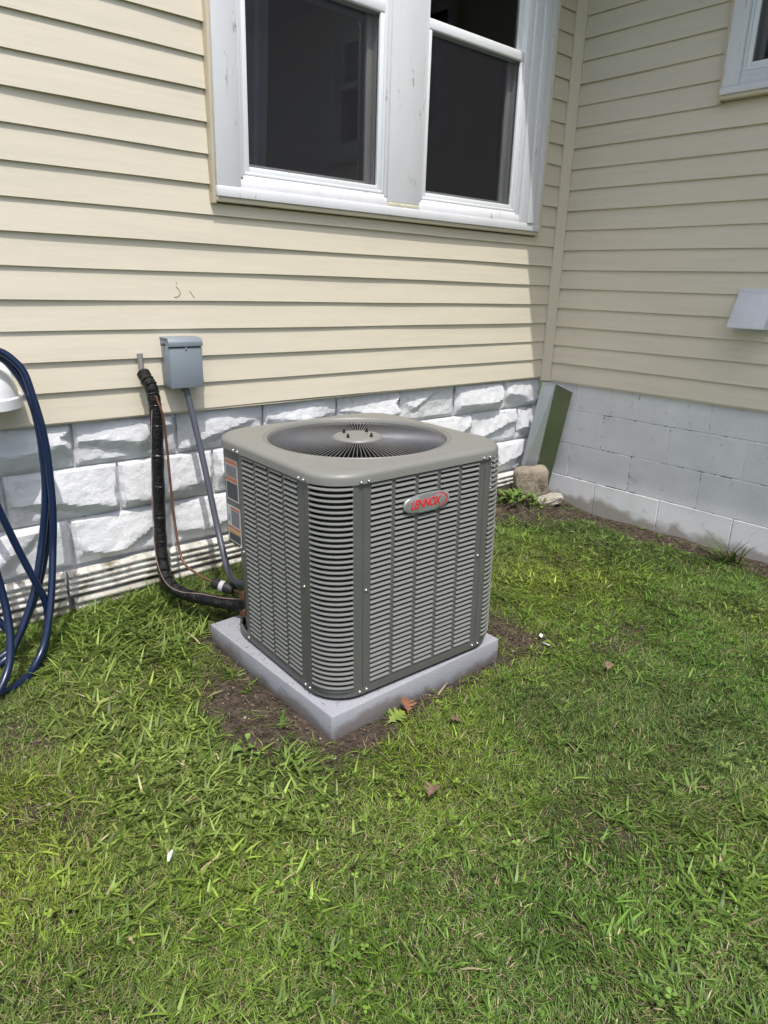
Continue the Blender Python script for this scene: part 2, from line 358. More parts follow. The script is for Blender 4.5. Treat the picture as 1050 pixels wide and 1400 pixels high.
# rusty scuff marks on one board
M['scuff'] = mat('rust_scuff', (0.33, 0.20, 0.14), 0.8)
for pts in ([(-2.355, 1.236), (-2.345, 1.226), (-2.34, 1.212), (-2.35, 1.200), (-2.366, 1.197)], [(-2.300, 1.222), (-2.290, 1.205), (-2.283, 1.197)], [(-2.352, 1.252), (-2.349, 1.245)]):
    MB().tube(smooth_path([(x, 0.0012 + (z - 1.184) * 0.11, z) for x, z in pts], 4), 0.0017, 5).build('scuff_mark', 'scuff', house, smooth=60)
# sheathing behind the siding, with the window openings left open
sh = MB()
sh.box(-5.6, WX0 + 0.03, 0.019, 0.12, 0.765, 3.75).box(WX1 - 0.03, 0.0, 0.019, 0.12, 0.765, 3.75).box(WX0 + 0.03, WX1 - 0.03, 0.019, 0.12, 0.765, WZ0 + 0.03).box(WX0 + 0.03, WX1 - 0.03, 0.019, 0.12, WZ1 - 0.03, 3.75)
sh.build('sheathing', 'room', house)
sh = MB()
sh.box(0.019, 0.12, RY0 - 0.03, 0.0, 0.75, 3.25).box(0.019, 0.12, -5.2, RY1 + 0.03, 0.75, 3.25).box(0.019, 0.12, RY1 + 0.03, RY0 - 0.03, 0.75, RZ0 + 0.03).box(0.019, 0.12, RY1 + 0.03, RY0 - 0.03, RZ1 - 0.03, 3.25)
sh.build('sheathing', 'room', house)
# inside corner post
MB().prism([(0.012, 0.012), (-0.040, 0.012), (-0.042, -0.004), (-0.037, -0.010), (-0.010, -0.037), (-0.004, -0.042), (0.012, -0.040)], 2, 0.742, 3.2).build('corner_post', 'trimcream', house)
# starter strip under the first course
MB().box(-5.6, -0.02, 0.004, 0.03, 0.757, 0.7635).build('starter_strip', 'trimcream', house)
MB().box(0.004, 0.03, -5.2, -0.02, 0.739, 0.7455).build('starter_strip', 'trimcream', house)
# roofs (their eaves throw the shade on the right wall)
EA, EZ = 0.64, 3.20
r = MB(); r.prism([(-EA, EZ), (0.02, EZ), (0.02, EZ + 0.02), (3.2, EZ + 1.75), (3.2, EZ + 1.9), (-EA, EZ + 0.17)], 1, -5.3, 0.012); r.build('roof', 'roof', house)
MB().box(-EA - 0.02, -EA, -5.3, 0.0, EZ - 0.01, EZ + 0.17).build('fascia', 'soffit', house)
r = MB(); r.prism([(-0.28, 3.78), (0.03, 3.78), (0.03, 3.80), (3.2, 5.5), (3.2, 5.65), (-0.28, 3.93)], 0, -5.8, 2.6); r.build('roof', 'roof', house)
MB().box(-5.8, 2.6, -0.30, -0.28, 3.77, 3.93).build('fascia', 'soffit', house)

# ---- windows
def sash_window(parent, o0, o1, z0, z1, zm, wall, screen=True, d0=0.0):
    """two sashes in one opening. along-wall span o0..o1 (ascending), heights z0..z1, meeting rail zm"""
    def bx(name, m, a0, a1, e0, e1, h0, h1, bev=0.0025):
        b = MB()
        if wall == 0: b.box(a0, a1, e0, e1, h0, h1)
        else: b.box(e0, e1, a0, a1, h0, h1)
        return b.build(name, m, parent, bevel=bev)
    f = 0.034
    # fixed frame (jambs, head, sill) deep into the wall
    bx('jamb', 'whitesash', o0, o0 + 0.012, -0.018 + d0, 0.085, z0, z1); bx('jamb', 'whitesash', o1 - 0.012, o1, -0.018 + d0, 0.085, z0, z1)
    bx('jamb_track', 'track', o1 - 0.026, o1 - 0.0125, 0.022, 0.080, z0 + 0.02, z1 - 0.02)
    bx('jamb_track', 'track', o0 + 0.0125, o0 + 0.026, 0.022, 0.080, z0 + 0.02, z1 - 0.02)
    bx('frame_sill', 'whitesash', o0 + 0.0125, o1 - 0.0125, -0.016 + d0, 0.085, z0, z0 + 0.012); bx('frame_head', 'whitesash', o0 + 0.0125, o1 - 0.0125, -0.016 + d0, 0.085, z1 - 0.012, z1)
    # lower opening: insect screen in a thin white frame, sash glass further in
    a0, a1 = o0 + 0.0127, o1 - 0.0127
    bx('screen_frame', 'whitesash', a0, a0 + 0.022, -0.012 + d0, 0.004, z0 + 0.0125, zm - 0.0225); bx('screen_frame', 'whitesash', a1 - 0.022, a1, -0.012 + d0, 0.004, z0 + 0.0125, zm - 0.0225)
    bx('screen_frame', 'whitesash', a0 + 0.0222, a1 - 0.0222, -0.011 + d0, 0.004, z0 + 0.0125, z0 + 0.032)
    bx('screen', 'screen', a0 + 0.02, a1 - 0.02, -0.0005, 0.0, z0 + 0.03, zm - 0.02, 0)
    bx('sash_stile', 'track', a0 + 0.014, a0 + 0.044, 0.046, 0.072, z0 + 0.0127, zm - 0.02); bx('sash_stile', 'track', a1 - 0.044, a1 - 0.014, 0.046, 0.072, z0 + 0.0127, zm - 0.02)
    bx('sash_rail', 'track', a0 + 0.0442, a1 - 0.0442, 0.046, 0.072, z0 + 0.0127, z0 + 0.05)
    bx('pane', 'glass', a0 + 0.04, a1 - 0.04, 0.058, 0.061, z0 + 0.045, zm, 0)
    # meeting rail and upper sash
    bx('meeting_rail', 'whitesash', a0 + 0.0005, a1 - 0.0005, -0.014 + d0, 0.045, zm - 0.022, zm + 0.022, 0.006)
    bx('sash_stile', 'whitesash', a0, a0 + 0.026, 0.012, 0.040, zm + 0.0222, z1 - 0.0125); bx('sash_stile', 'whitesash', a1 - 0.026, a1, 0.012, 0.040, zm + 0.0222, z1 - 0.0125)
    bx('sash_rail', 'whitesash', a0 + 0.0262, a1 - 0.0262, 0.012, 0.040, z1 - 0.05, z1 - 0.0127)
    bx('pane', 'glass', a0 + 0.02, a1 - 0.02, 0.024, 0.027, zm + 0.018, z1 - 0.04, 0)
win = empty('window', parent=house); win['label'] = 'white double window with two sashes under peeling paint'
def wbox(name, m, x0, x1, y0, y1, z0, z1, bev=0.003): return MB().box(x0, x1, y0, y1, z0, z1).build(name, m, win, bevel=bev)
OZ0, OZ1, ZM = 1.652, 2.92, 2.365
wbox('casing', 'white', WX0, -2.083, -0.034, 0.03, 1.604, WZ1)
wbox('casing_bead', 'white', -2.0828, -2.068, -0.028, 0.03, 1.640, WZ1 - 0.1)
wbox('mullion', 'white', -1.335, -1.140, -0.030, 0.03, 1.622, WZ1 - 0.1)
wbox('mullion_bead', 'white', -1.352, -1.3352, -0.024, 0.03, 1.640, WZ1 - 0.1); wbox('mullion_bead', 'white', -1.1398, -1.122, -0.024, 0.03, 1.640, WZ1 - 0.1)
wbox('casing_bead', 'white', -0.432, -0.405, -0.022, 0.03, 1.640, WZ1 - 0.1)
wbox('casing', 'white', -0.4048, -0.345, -0.034, 0.03, 1.604, WZ1); wbox('casing', 'white', -0.3448, -0.290, -0.044, 0.03, 1.604, WZ1); wbox('casing', 'white', -0.2898, WX1, -0.037, 0.03, 1.604, WZ1)
wbox('head_casing', 'white', -2.0828, -0.4052, -0.030, 0.03, WZ1 - 0.099, WZ1)
b = MB(); b.prism([(0.03, 1.566), (-0.0365, 1.566), (-0.0365, 1.590), (-0.0352, 1.6035), (0.03, 1.6035)], 0, WX0, WX1); b.build('sill_board', 'white', win, bevel=0.002)
b = MB(); b.prism([(0.03, 1.604), (-0.030, 1.604), (-0.027, 1.628), (-0.0155, 1.6515), (0.03, 1.6515)], 0, -2.0824, -1.3358); b.build('sub_sill', 'white', win, bevel=0.002)
b = MB(); b.prism([(0.03, 1.604), (-0.030, 1.604), (-0.027, 1.628), (-0.0155, 1.6515), (0.03, 1.6515)], 0, -1.1392, -0.4055); b.build('sub_sill', 'white', win, bevel=0.002)
wbox('caulk_bead', 'caulk', -1.3352, -1.1398, -0.031, 0.0, 1.6042, 1.6218, 0.004)
wbox('edge_trim', 'trimcream', WX0 - 0.014, WX0 - 0.0005, -0.026, 0.012, 1.540, WZ1); wbox('edge_trim', 'trimcream', WX1 + 0.0005, WX1 + 0.014, -0.040, 0.012, 1.545, WZ1)
wbox('edge_trim', 'trimcream', WX0 + 0.0002, WX1 - 0.0002, -0.028, 0.012, 1.548, 1.5655)
sash_window(win, -2.0678, -1.3522, OZ0, OZ1, ZM, 0); sash_window(win, -1.1218, -0.4322, OZ0, OZ1, ZM, 0)
win2 = empty('window', parent=house); win2['label'] = 'white window at the top right in shade'
def w2(name, m, y0, y1, x0, x1, z0, z1, bev=0.003): return MB().box(x0, x1, y0, y1, z0, z1).build(name, m, win2, bevel=bev)
w2('casing', 'white', RY0 - 0.075, RY0, -0.034, 0.03, 2.175, RZ1); w2('casing', 'white', RY1, RY1 + 0.075, -0.034, 0.03, 2.175, RZ1)
w2('head_casing', 'white', RY1 + 0.0752, RY0 - 0.0752, -0.030, 0.03, RZ1 - 0.09, RZ1)
b = MB(); b.prism([(0.03, 2.140), (-0.046, 2.140), (-0.046, 2.162), (-0.036, 2.1745), (0.03, 2.1745)], 1, RY1, RY0); b.build('sill_board', 'white', win2, bevel=0.002)
w2('sub_sill', 'white', RY1 + 0.0752, RY0 - 0.0752, -0.026, 0.03, 2.175, 2.2045); w2('sub_sill', 'white', RY1 + 0.0752, RY0 - 0.0752, -0.018, 0.03, 2.2048, 2.2295)
w2('edge_trim', 'trimcream', RY0 + 0.0005, RY0 + 0.016, -0.026, 0.012, 2.112, RZ1); w2('edge_trim', 'trimcream', RY1 - 0.016, RY1 - 0.0005, -0.026, 0.012, 2.112, RZ1)
w2('edge_trim', 'trimcream', RY1, RY0, -0.038, 0.012, 2.122, 2.1395)
sash_window(win2, RY1 + 0.0755, RY0 - 0.0755, 2.23, RZ1 - 0.0905, 2.63, 1)

# rooms behind the glass
ro = MB().box(-4.6, 0.0, 0.13, 3.2, 0.75, 3.5).build('room', 'room', house)
# the room box is opened on the window side
def open_room(o, axis, val):
    bm = bmesh.new(); bm.from_mesh(o.data)
    bmesh.ops.delete(bm, geom=[f for f in bm.faces if abs(f.calc_center_median()[axis] - val) < 1e-3], context='FACES'); bm.to_mesh(o.data); bm.free()
open_room(ro, 1, 0.13)
ro = MB().box(0.13, 3.0, -4.8, -0.2, 0.75, 3.1).build('room', 'room', house); open_room(ro, 0, 0.13)

# things seen faintly behind the glass
m_ = MB(); vs = []; n = 60
for i in range(n + 1):
    x = -2.10 + 0.30 * i / n; yy = 0.20 + 0.018 * math.sin(i * 0.9) + 0.008 * math.sin(i * 2.3)
    for z in (1.60, 2.1, 2.6, 3.0): vs.append((x - 0.05 * (z < 2.4) * (2.4 - z) * (i / n), yy, z))
m_.add(vs, [(4 * i + j, 4 * i + 4 + j, 4 * i + 5 + j, 4 * i + 1 + j) for i in range(n) for j in range(3)])
tag(m_.build('curtain', 'curtain', smooth=60), 'grey blue curtain behind the left pane of the double window', 'curtain')
lamp = tag(empty('table_lamp', (-0.62, 0.55, 1.55)), 'small lamp with pale shade behind the right pane of the double window', 'lamp')
MB().lathe([(0.075, 0.36), (0.11, 0.22)], 24).build('lamp_shade', 'sheen', lamp, smooth=40)
MB().lathe([(0.0, 0.34), (0.012, 0.34), (0.012, 0.16), (0.035, 0.12), (0.045, 0.06), (0.02, 0.02), (0.06, 0.0), (0.0, 0.0)], 20).build('lamp_base', 'track', lamp, smooth=40)
tb = tag(empty('side_table', (-0.62, 0.55, 0.75)), 'dark wooden table behind the right pane of the double window', 'table')
MB().box(-0.4, 0.4, -0.25, 0.3, 0.76, 0.798).build('table_top', 'woodchair', tb, bevel=0.004)
for sx in (-0.37, 0.33):
    for sy in (-0.22, 0.23): MB().box(sx, sx + 0.04, sy, sy + 0.04, 0.002, 0.76).build('leg', 'woodchair', tb)
ch = tag(empty('chair_back', (-1.05, 0.45, 0.75)), 'wooden chair back behind the right pane of the double window', 'chair')
for xx in (-0.03, 0.07): MB().box(xx, xx + 0.035, -0.02, 0.015, 0.0, 1.02).build('post', 'woodchair', ch, bevel=0.004)
MB().box(-0.06, 0.13, -0.025, 0.02, 1.02, 1.07).build('top_rail', 'woodchair', ch, bevel=0.006)
wd = MB().tube([(-0.70, 0.10, 2.9), (-0.702, 0.10, 2.46)], 0.006, 8).build('blind_wand', 'whitesash', smooth=50); tag(wd, 'thin white blind wand behind the upper right pane', 'blind wand')

# ---- stone foundation (left wall)
sf = empty('stone_foundation', parent=house)
def rock_block(x0, x1, z0, z1, seed):
    """pitch faced stone: the front is the lower envelope of a few random planes, so it breaks into flat facets"""
    nu, nv = 34, 18; rnd = random.Random(seed); W = x1 - x0; H = z1 - z0; vs = []; fs = []
    amp = rnd.uniform(0.046, 0.062); planes = []
    for q in range(5):
        pu, pv = rnd.uniform(0.08, 0.92) * W, rnd.uniform(0.22, 0.75) * H
        planes.append((amp * rnd.uniform(0.80, 1.0), pu, pv, rnd.gauss(0, 0.09), rnd.uniform(-0.34, -0.08)))
    for q in range(3):      # broken lower edge
        planes.append((amp * 0.95, rnd.uniform(0, W), rnd.uniform(0.22, 0.42) * H, rnd.gauss(0, 0.22), rnd.uniform(0.45, 1.0)))
    ox = rnd.uniform(0, 99)
    for j in range(nv + 1):
        for i in range(nu + 1):
            u = i / nu; v = j / nv; U, Vv = u * W, v * H
            wob = 0.010 * mnoise.noise(Vector((U * 14 + ox, Vv * 14, 4)))
            h = min(c + (U + wob - pu) * gu + (Vv + wob - pv) * gv for c, pu, pv, gu, gv in planes)
            h = min(h, (min(U, W - U) + 0.003) * 1.5 * (1 + 0.8 * mnoise.noise(Vector((Vv * 22 + ox, u, 2)))), (H - Vv) * 1.5 + 0.001, Vv * 1.25 + 0.001)
            h = max(h, min(0.012, min(U, W - U) * 0.8, (H - Vv) * 0.8, Vv * 0.8)) + 0.0045 * mnoise.fractal(Vector((U * 26 + ox, Vv * 26, 3)), 0.9, 2.1, 3)
            vs.append((x0 + U, 0.050 - max(h, 0.0), z0 + Vv))
    for j in range(nv):
        for i in range(nu): a = j * (nu + 1) + i; fs.append((a, a + 1, a + nu + 2, a + nu + 1))
    me = MB().add(vs, fs).mesh('stone_block', recalc=False)
    me.polygons.foreach_set('use_smooth', [True] * len(me.polygons)); me.set_sharp_from_angle(angle=math.radians(22))
    return obj('stone_block', me, 'stone', sf)
for (z0, z1, j0) in ((0.586, 0.760, -2.778), (0.388, 0.580, -2.622), (0.196, 0.382, -2.819)):
    n = -7
    while True:
        x0 = j0 + 0.4064 * n + 0.004; x1 = j0 + 0.4064 * (n + 1) - 0.004
        if x0 > -0.02: break
        rock_block(x0, min(x1, 0.0), z0, z1, int(1000 + z0 * 977 + n * 13)); n += 1
MB().box(-5.6, 0.0, 0.0535, 0.2, -0.1, 0.762).build('mortar_bed', 'mortar_painted', sf)
# ribbed base course
rb = empty('ribbed_base', parent=house)
def ribbed_block(x0, x1, z0, z1, ribs, out):
    pts = [(0.034, z1), (out + 0.004, z1)]; H = (z1 - z0) / ribs
    for r_ in range(ribs):
        zt = z1 - H * r_
        pts += [(out, zt - H * 0.15), (out - 0.010, zt - H * 0.35), (out - 0.010, zt - H * 0.55), (out, zt - H * 0.78), (out + 0.007, zt - H * 0.92)]
    pts += [(0.034, z0)]
    n = 10; q = len(pts); vs = []; fs = []
    for i in range(n + 1):
        x = x0 + (x1 - x0) * i / n
        for d, z in pts:
            w = mnoise.noise(Vector((x * 9, z * 30, 2))) * 0.004
            vs.append((x, d + (w if d < 0.03 else 0), z + mnoise.noise(Vector((x * 6, z * 9, 8))) * 0.003))
    for i in range(n):
        for j in range(q - 1): fs.append((i * q + j, (i + 1) * q + j, (i + 1) * q + j + 1, i * q + j + 1))
    fs += [tuple(range(q)), tuple(range(n * q, n * q + q))]
    return MB().add(vs, fs).build('ribbed_block', 'ribbed', rb, smooth=50)
for n in range(-6, 8):
    x0 = -2.862 + 0.4064 * n; x1 = min(x0 + 0.398, -0.01)
    if x0 > -0.1: break
    ribbed_block(x0 + 0.004, x1, 0.088, 0.190, 4, 0.004)
    ribbed_block(x0 + 0.006 + 0.01, x1, -0.04, 0.080, 4, 0.0)

# ---- concrete block foundation (right wall)
cf = empty('block_foundation', parent=house)
MB().box(0.0228, 0.2, -5.2, 0.03, -0.1, 0.745).build('mortar_bed', 'mortar', cf)
courses = [(0.5884, 0.752, 0.5), (0.3852, 0.5844, 0.0), (0.1820, 0.3812, 0.5), (-0.06, 0.1776, 0.0)]
cache = {}
for (z0, z1, ph) in courses:
    n = -2
    while True:
        y1 = -(0.423 + 0.4064 * (n + ph)) - 0.0020; y0 = y1 - 0.4024
        if y1 < -5.2: break
        n += 1
        if y0 > -0.02: continue
        key = (round(z1 - z0, 4), round(min(y1, 0.02) - y0, 3))
        if key not in cache:
            b = MB(); b.box(0, 0.05, 0, key[1], 0, key[0]); me = b.mesh('concrete_block')
            bm = bmesh.new(); bm.from_mesh(me); bmesh.ops.bevel(bm, geom=[e for e in bm.edges], offset=0.0022, segments=1, affect='EDGES'); bm.to_mesh(me); bm.free(); cache[key] = me
        o = obj('concrete_block', cache[key], 'cmu', cf)
        o.location = (0.0205 + random.uniform(-0.0012, 0.0012) + (-0.003 if z0 < 0 else 0), y0, z0 + random.uniform(-0.001, 0.001))
        o.rotation_euler = (random.uniform(-0.002, 0.002), 0, random.uniform(-0.002, 0.002))

# ------------------------------------------------------------------ things
# ---- pad under the unit
PADC = (-2.140, -0.830)
b = MB(); hw = 0.375
out = []
prof = [(0.0, -0.050), (0.0, 0.052), (-0.007, 0.060)]
pad = MB().box(-hw, hw, -hw, hw, -0.095, 0.0).build('equipment_pad', 'pad', bevel=0.005)
pad.location = (*PADC, 0.0612); pad.rotation_euler = (0, -0.018, 0)
tag(pad, 'square grey slab lying on the soil under the air conditioner', 'slab')

# ---- air conditioner
ac = empty('air_conditioner', (-2.1237, -0.8374, 0.0752))
ac.rotation_mode = 'XYZ'
ac.matrix_world = Matrix.Translation((-2.1237, -0.8374, 0.0752)) @ Matrix.Rotation(-0.051, 4, 'Z') @ Matrix.Rotation(-0.0032, 4, 'X') @ Matrix.Rotation(-0.02, 4, 'Y')
tag(ac, 'grey louvered air conditioner with round top grille and red lettered badge', 'air conditioner')
A = 0.359; S = 0.24; R = A - S; H = 0.683
def rsq(a, rad, th):
    """point of a rounded square of half-side a and corner radius rad in direction th"""
    c, s = math.cos(th), math.sin(th); f = a - rad
    t = a / max(abs(c), abs(s)); x, y = c * t, s * t
    if abs(x) > f and abs(y) > f:
        cx, cy = math.copysign(f, c), math.copysign(f, s)
        bq = c * cx + s * cy; cc = cx * cx + cy * cy - rad * rad
        t = bq + math.sqrt(max(0, bq * bq - cc)); x, y = c * t, s * t
    return x, y
def rsq_cut(a, rad, th):
    c, s = math.cos(th), math.sin(th)
    return rsq(a, 0.19, th) if (c < 0 and s > 0) else rsq(a, rad, th)
def ring_loft(rings, n=144):
    vs = []; m = len(rings)
    for fn, z in rings:
        for k in range(n): x, y = fn(2 * math.pi * (k + 0.5) / n); vs.append((x, y, z))
    fs = [(i * n + k, i * n + (k + 1) % n, (i + 1) * n + (k + 1) % n, (i + 1) * n + k) for i in range(m - 1) for k in range(n)]
    return MB().add(vs, fs)
SQ = lambda a, rad: (lambda th: rsq(a, rad, th))
SQC = lambda a, rad: (lambda th: rsq_cut(a, rad, th))
CI = lambda r_: (lambda th: (r_ * math.cos(th), r_ * math.sin(th)))
def MIX(f, g, t): return lambda th: tuple((1 - t) * p + t * q for p, q in zip(f(th), g(th)))
# base
bb = ring_loft([(SQ(0.300, 0.08), -0.012), (SQC(0.352, 0.115), -0.012), (SQC(0.352, 0.115), 0.004)]); bb.build('base_pan', 'acblack', ac, smooth=30)
bb = ring_loft([(SQC(0.352, 0.115), 0.0), (SQC(A + 0.001, R), 0.0), (SQC(A + 0.001, R), 0.020), (SQC(A - 0.006, R), 0.021)]); bb.build('base_rim', 'acbody', ac, smooth=30)
# core: coil behind the louvers
ring_loft([(SQC(A - 0.035, R - 0.03), 0.0), (SQC(A - 0.035, R - 0.03), 0.672)]).build('coil', 'coil', ac, smooth=30)
ring_loft([(CI(0.02), 0.10), (CI(0.285), 0.10), (CI(0.293), 0.30), (CI(0.293), 0.69)]).build('fan_shroud', 'acblack', ac, smooth=30)
# lid
LA = A + 0.007; LR = R + 0.007
sqo = SQ(LA, LR); rings = [(SQ(LA - 0.008, LR), 0.672), (sqo, 0.671), (sqo, 0.690)]
for i in range(1, 7):
    t = math.pi / 2 * i / 6; rings.append((SQ(LA - 0.024 * (1 - math.cos(t)), LR), 0.690 + 0.018 * math.sin(t)))
inner = SQ(LA - 0.024, LR)
for t, z in ((0.2, 0.7090), (0.5, 0.7098), (0.8, 0.7104), (0.95, 0.7108)): rings.append((MIX(inner, CI(0.312), t), z))
rings += [(CI(0.3125), 0.7112), (CI(0.3110), 0.7085), (CI(0.3075), 0.7070), (CI(0.3040), 0.7085), (CI(0.3020), 0.7110), (CI(0.2990), 0.7110), (CI(0.2965), 0.7080), (CI(0.2950), 0.690)]
ring_loft(rings).build('lid', 'aclid', ac, smooth=40)
# radial wire grille and hub
wm = MB(); wp = smooth_path([(0.082, 0, 0.706), (0.10, 0, 0.7075), (0.20, 0, 0.7060), (0.28, 0, 0.702), (0.2965, 0, 0.697)], 2)
wm.tube(wp, 0.0013, 5)
for i, v in enumerate(wm.v): wm.v[i] = (v[0], v[1] , v[2] - 0.0)
wme = wm.mesh('grille_wire', 60); wme.materials.append(M['wiregrey'])
NW = 120
for k in range(NW):
    o = obj('grille_wire', wme, None, ac); o.rotation_euler = (0, 0, 2 * math.pi * k / NW)
hub = MB().lathe([(0.0, 0.7145), (0.070, 0.7145), (0.078, 0.7125), (0.083, 0.709), (0.085, 0.704)], 48).build('hub_plate', 'aclid', ac, smooth=35)
for k in range(4):
    t = math.radians(20 + 90 * k)
    MB().lathe([(0.0, 0.0135), (0.0032, 0.0130), (0.0036, 0.006), (0.0052, 0.006), (0.0052, 0.0), (0.0, 0.0)], 10, (0.055 * math.cos(t), 0.055 * math.sin(t), 0.7146)).build('bolt', 'blackrub', hub, smooth=40)
# fan under the grille
fan = MB().lathe([(0, 0.66), (0.05, 0.66), (0.06, 0.65), (0.06, 0.58), (0.0, 0.58)], 24).build('fan', 'acblack', ac, smooth=35)
for k in range(3):
    m_ = MB(); vs = []
    for i in range(7):
        r_ = 0.055 + 0.225 * i / 6; w_ = 0.10 + 0.10 * i / 6
        for s_ in (-1, 1):
            an = s_ * w_ / r_ * 0.5 if r_ > 0.12 else s_ * 0.6
            vs.append((r_ * math.cos(an), r_ * math.sin(an), 0.62 + s_ * 0.03))
    m_.add(vs, [(2 * i, 2 * i + 1, 2 * i + 3, 2 * i + 2) for i in range(6)])
    fb = m_.build('fan_blade', 'acblack', fan, smooth=40); fb.rotation_euler = (0, 0, 2.1 * k + 0.4)

# louvered flat panels
LW, RIB, PIT = 0.0725, 0.0155, 0.01640
ZB, NR = 0.0335, 39
def louver_mesh(w):
    prof = [(0.006, 0.0086), (0.0002, 0.0078), (-0.0026, 0.0052), (-0.0040, 0.0014), (-0.0030, 0.0002), (0.004, 0.0006)]
    return MB().prism(prof, 0, -w / 2, w / 2)
lme = louver_mesh(LW + 0.002).mesh('louver', 35); lme.materials.append(M['aclouver'])
def panel(name, s0, s1, l0, ncol):
    """flat panel in its own frame: x along the panel, -y outward; open slots between ribs"""
    p_ = empty(name, parent=ac); m_ = MB(); T = 0.0035
    l1 = l0 + ncol * LW + (ncol - 1) * RIB; zt = ZB + NR * PIT - 0.002
    m_.box(s0, l0, 0, T, 0.021, 0.671).box(l1, s1, 0, T, 0.021, 0.671).box(l0, l1, 0, T, 0.021, ZB - 0.003).box(l0, l1, 0, T, zt, 0.671)
    for c in range(ncol - 1):
        x = l0 + (c + 1) * LW + c * RIB; m_.box(x, x + RIB, 0.0004, T, ZB - 0.003, zt)
    m_.box(l0, l1, 0.028, 0.030, 0.021, 0.671)
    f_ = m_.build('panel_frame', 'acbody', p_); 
    bk = MB().box(s0 + 0.004, s1 - 0.004, 0.0245, 0.026, 0.022, 0.670).build('coil_face', 'coil', p_)
    cs = [l0 + LW / 2 + c * (LW + RIB) for c in range(ncol)]
    return p_, cs
def place_panel(p_, side):
    rot_ = {'front': 0, 'left': -math.pi / 2, 'right': math.pi / 2, 'back': math.pi}[side]
    p_.matrix_local = Matrix.Rotation(rot_, 4, 'Z') @ Matrix.Translation((0, -A, 0))
def louvers(p_, cs, rows):
    for c in cs:
        for r_ in rows:
            o = obj('louver', lme, None, p_); o.location = (c, 0.0005, ZB + r_ * PIT)
def louver_rest(p_, cs, rows):
    m_ = MB(); src = louver_mesh(LW + 0.002)
    for c in cs:
        for r_ in rows: m_.add([(v[0] + c, v[1] + 0.0005, v[2] + ZB + r_ * PIT) for v in src.v], src.f)
    o = m_.build('louver_field', 'aclouver', p_, smooth=35); o['kind'] = 'stuff'
ALLR = range(NR)
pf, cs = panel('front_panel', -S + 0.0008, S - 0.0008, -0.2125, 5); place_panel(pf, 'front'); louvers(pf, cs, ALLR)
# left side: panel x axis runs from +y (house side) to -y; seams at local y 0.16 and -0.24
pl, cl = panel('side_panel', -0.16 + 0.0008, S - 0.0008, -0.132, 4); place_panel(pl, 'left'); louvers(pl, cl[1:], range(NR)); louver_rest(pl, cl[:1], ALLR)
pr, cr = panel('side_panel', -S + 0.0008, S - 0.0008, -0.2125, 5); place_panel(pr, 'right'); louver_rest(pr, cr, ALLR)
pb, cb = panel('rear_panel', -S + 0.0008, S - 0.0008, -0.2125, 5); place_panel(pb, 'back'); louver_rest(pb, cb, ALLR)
# rounded corner grilles
CR = 0.100; FL = R - CR
def arc_pts(rad, z, t0, t1, n): return [(-(A - CR) - rad * math.cos(t), -(A - CR) - rad * math.sin(t), z) for t in np.linspace(t0, t1, n)]
def corner_frame():
    m_ = MB(); T = 0.0035
    def strip(z0, z1, t0, t1, n, r0=CR, r1=CR - T):
        a0 = arc_pts(r0, z0, t0, t1, n); a1 = arc_pts(r0, z1, t0, t1, n); b0_ = arc_pts(r1, z0, t0, t1, n); b1_ = arc_pts(r1, z1, t0, t1, n)
        vs = a0 + a1 + b0_ + b1_; fs = []
        for i in range(n - 1):
            fs += [(i, i + 1, n + i + 1, n + i), (2 * n + i, 3 * n + i, 3 * n + i + 1, 2 * n + i + 1), (i, 2 * n + i, 2 * n + i + 1, i + 1), (n + i, n + i + 1, 3 * n + i + 1, 3 * n + i)]
        fs += [(0, n, 3 * n, 2 * n), (n - 1, 3 * n - 1, 4 * n - 1, 2 * n - 1)]
        m_.add(vs, fs)
    Q = math.pi / 2
    strip(0.021, ZB - 0.003, 0, Q, 16); strip(ZB + NR * PIT - 0.002, 0.671, 0, Q, 16)
    strip(ZB - 0.003, ZB + NR * PIT - 0.002, 0, 0.07, 3); strip(ZB - 0.003, ZB + NR * PIT - 0.002, Q - 0.16, Q, 4)
    m_.box(-A, -A + T, -(A - CR), -S - 0.0008, 0.021, 0.671); m_.box(-(A - CR), -S - 0.0008, -A, -A + T, 0.021, 0.671)
    return m_.mesh('corner_frame', 30)
cfm = corner_frame(); cfm.materials.append(M['acbody'])
def corner_slat_mesh():
    prof = [(-0.006, 0.0068), (0.0010, 0.0066), (0.0040, 0.0050), (0.0046, 0.0020), (0.0034, 0.0004), (-0.004, 0.0006)]
    n = 10; q = len(prof); vs = []; fs = []
    for t in np.linspace(0.068, math.pi / 2 - 0.158, n):
        for d, z in prof: vs.append((-(A - CR) - (CR + d) * math.cos(t), -(A - CR) - (CR + d) * math.sin(t), z))
    for i in range(n - 1):
        for j in range(q): fs.append((i * q + j, i * q + (j + 1) % q, (i + 1) * q + (j + 1) % q, (i + 1) * q + j))
    fs += [tuple(range(q)), tuple(range((n - 1) * q, n * q))]
    return MB().add(vs, fs).mesh('corner_slat', 40)
csm = corner_slat_mesh(); csm.materials.append(M['aclouver'])
for k in (0, 1, 2):
    cg = empty('corner_grille', parent=ac); cg.rotation_euler = (0, 0, k * math.pi / 2)
    obj('corner_frame', cfm, None, cg)
    for r_ in range(NR if k < 2 else 0):
        o = obj('corner_slat', csm, None, cg); o.location = (0, 0, ZB + r_ * PIT)
    if k == 2:
        m_ = MB(); src = corner_slat_mesh()
        b0 = [tuple(v.co) for v in src.vertices]; f0 = [tuple(p.vertices) for p in src.polygons]
        for r_ in range(NR): m_.add([(x, y, z + ZB + r_ * PIT) for x, y, z in b0], f0)
        o = m_.build('corner_slat', 'aclouver', cg, smooth=40); o['kind'] = 'stuff'
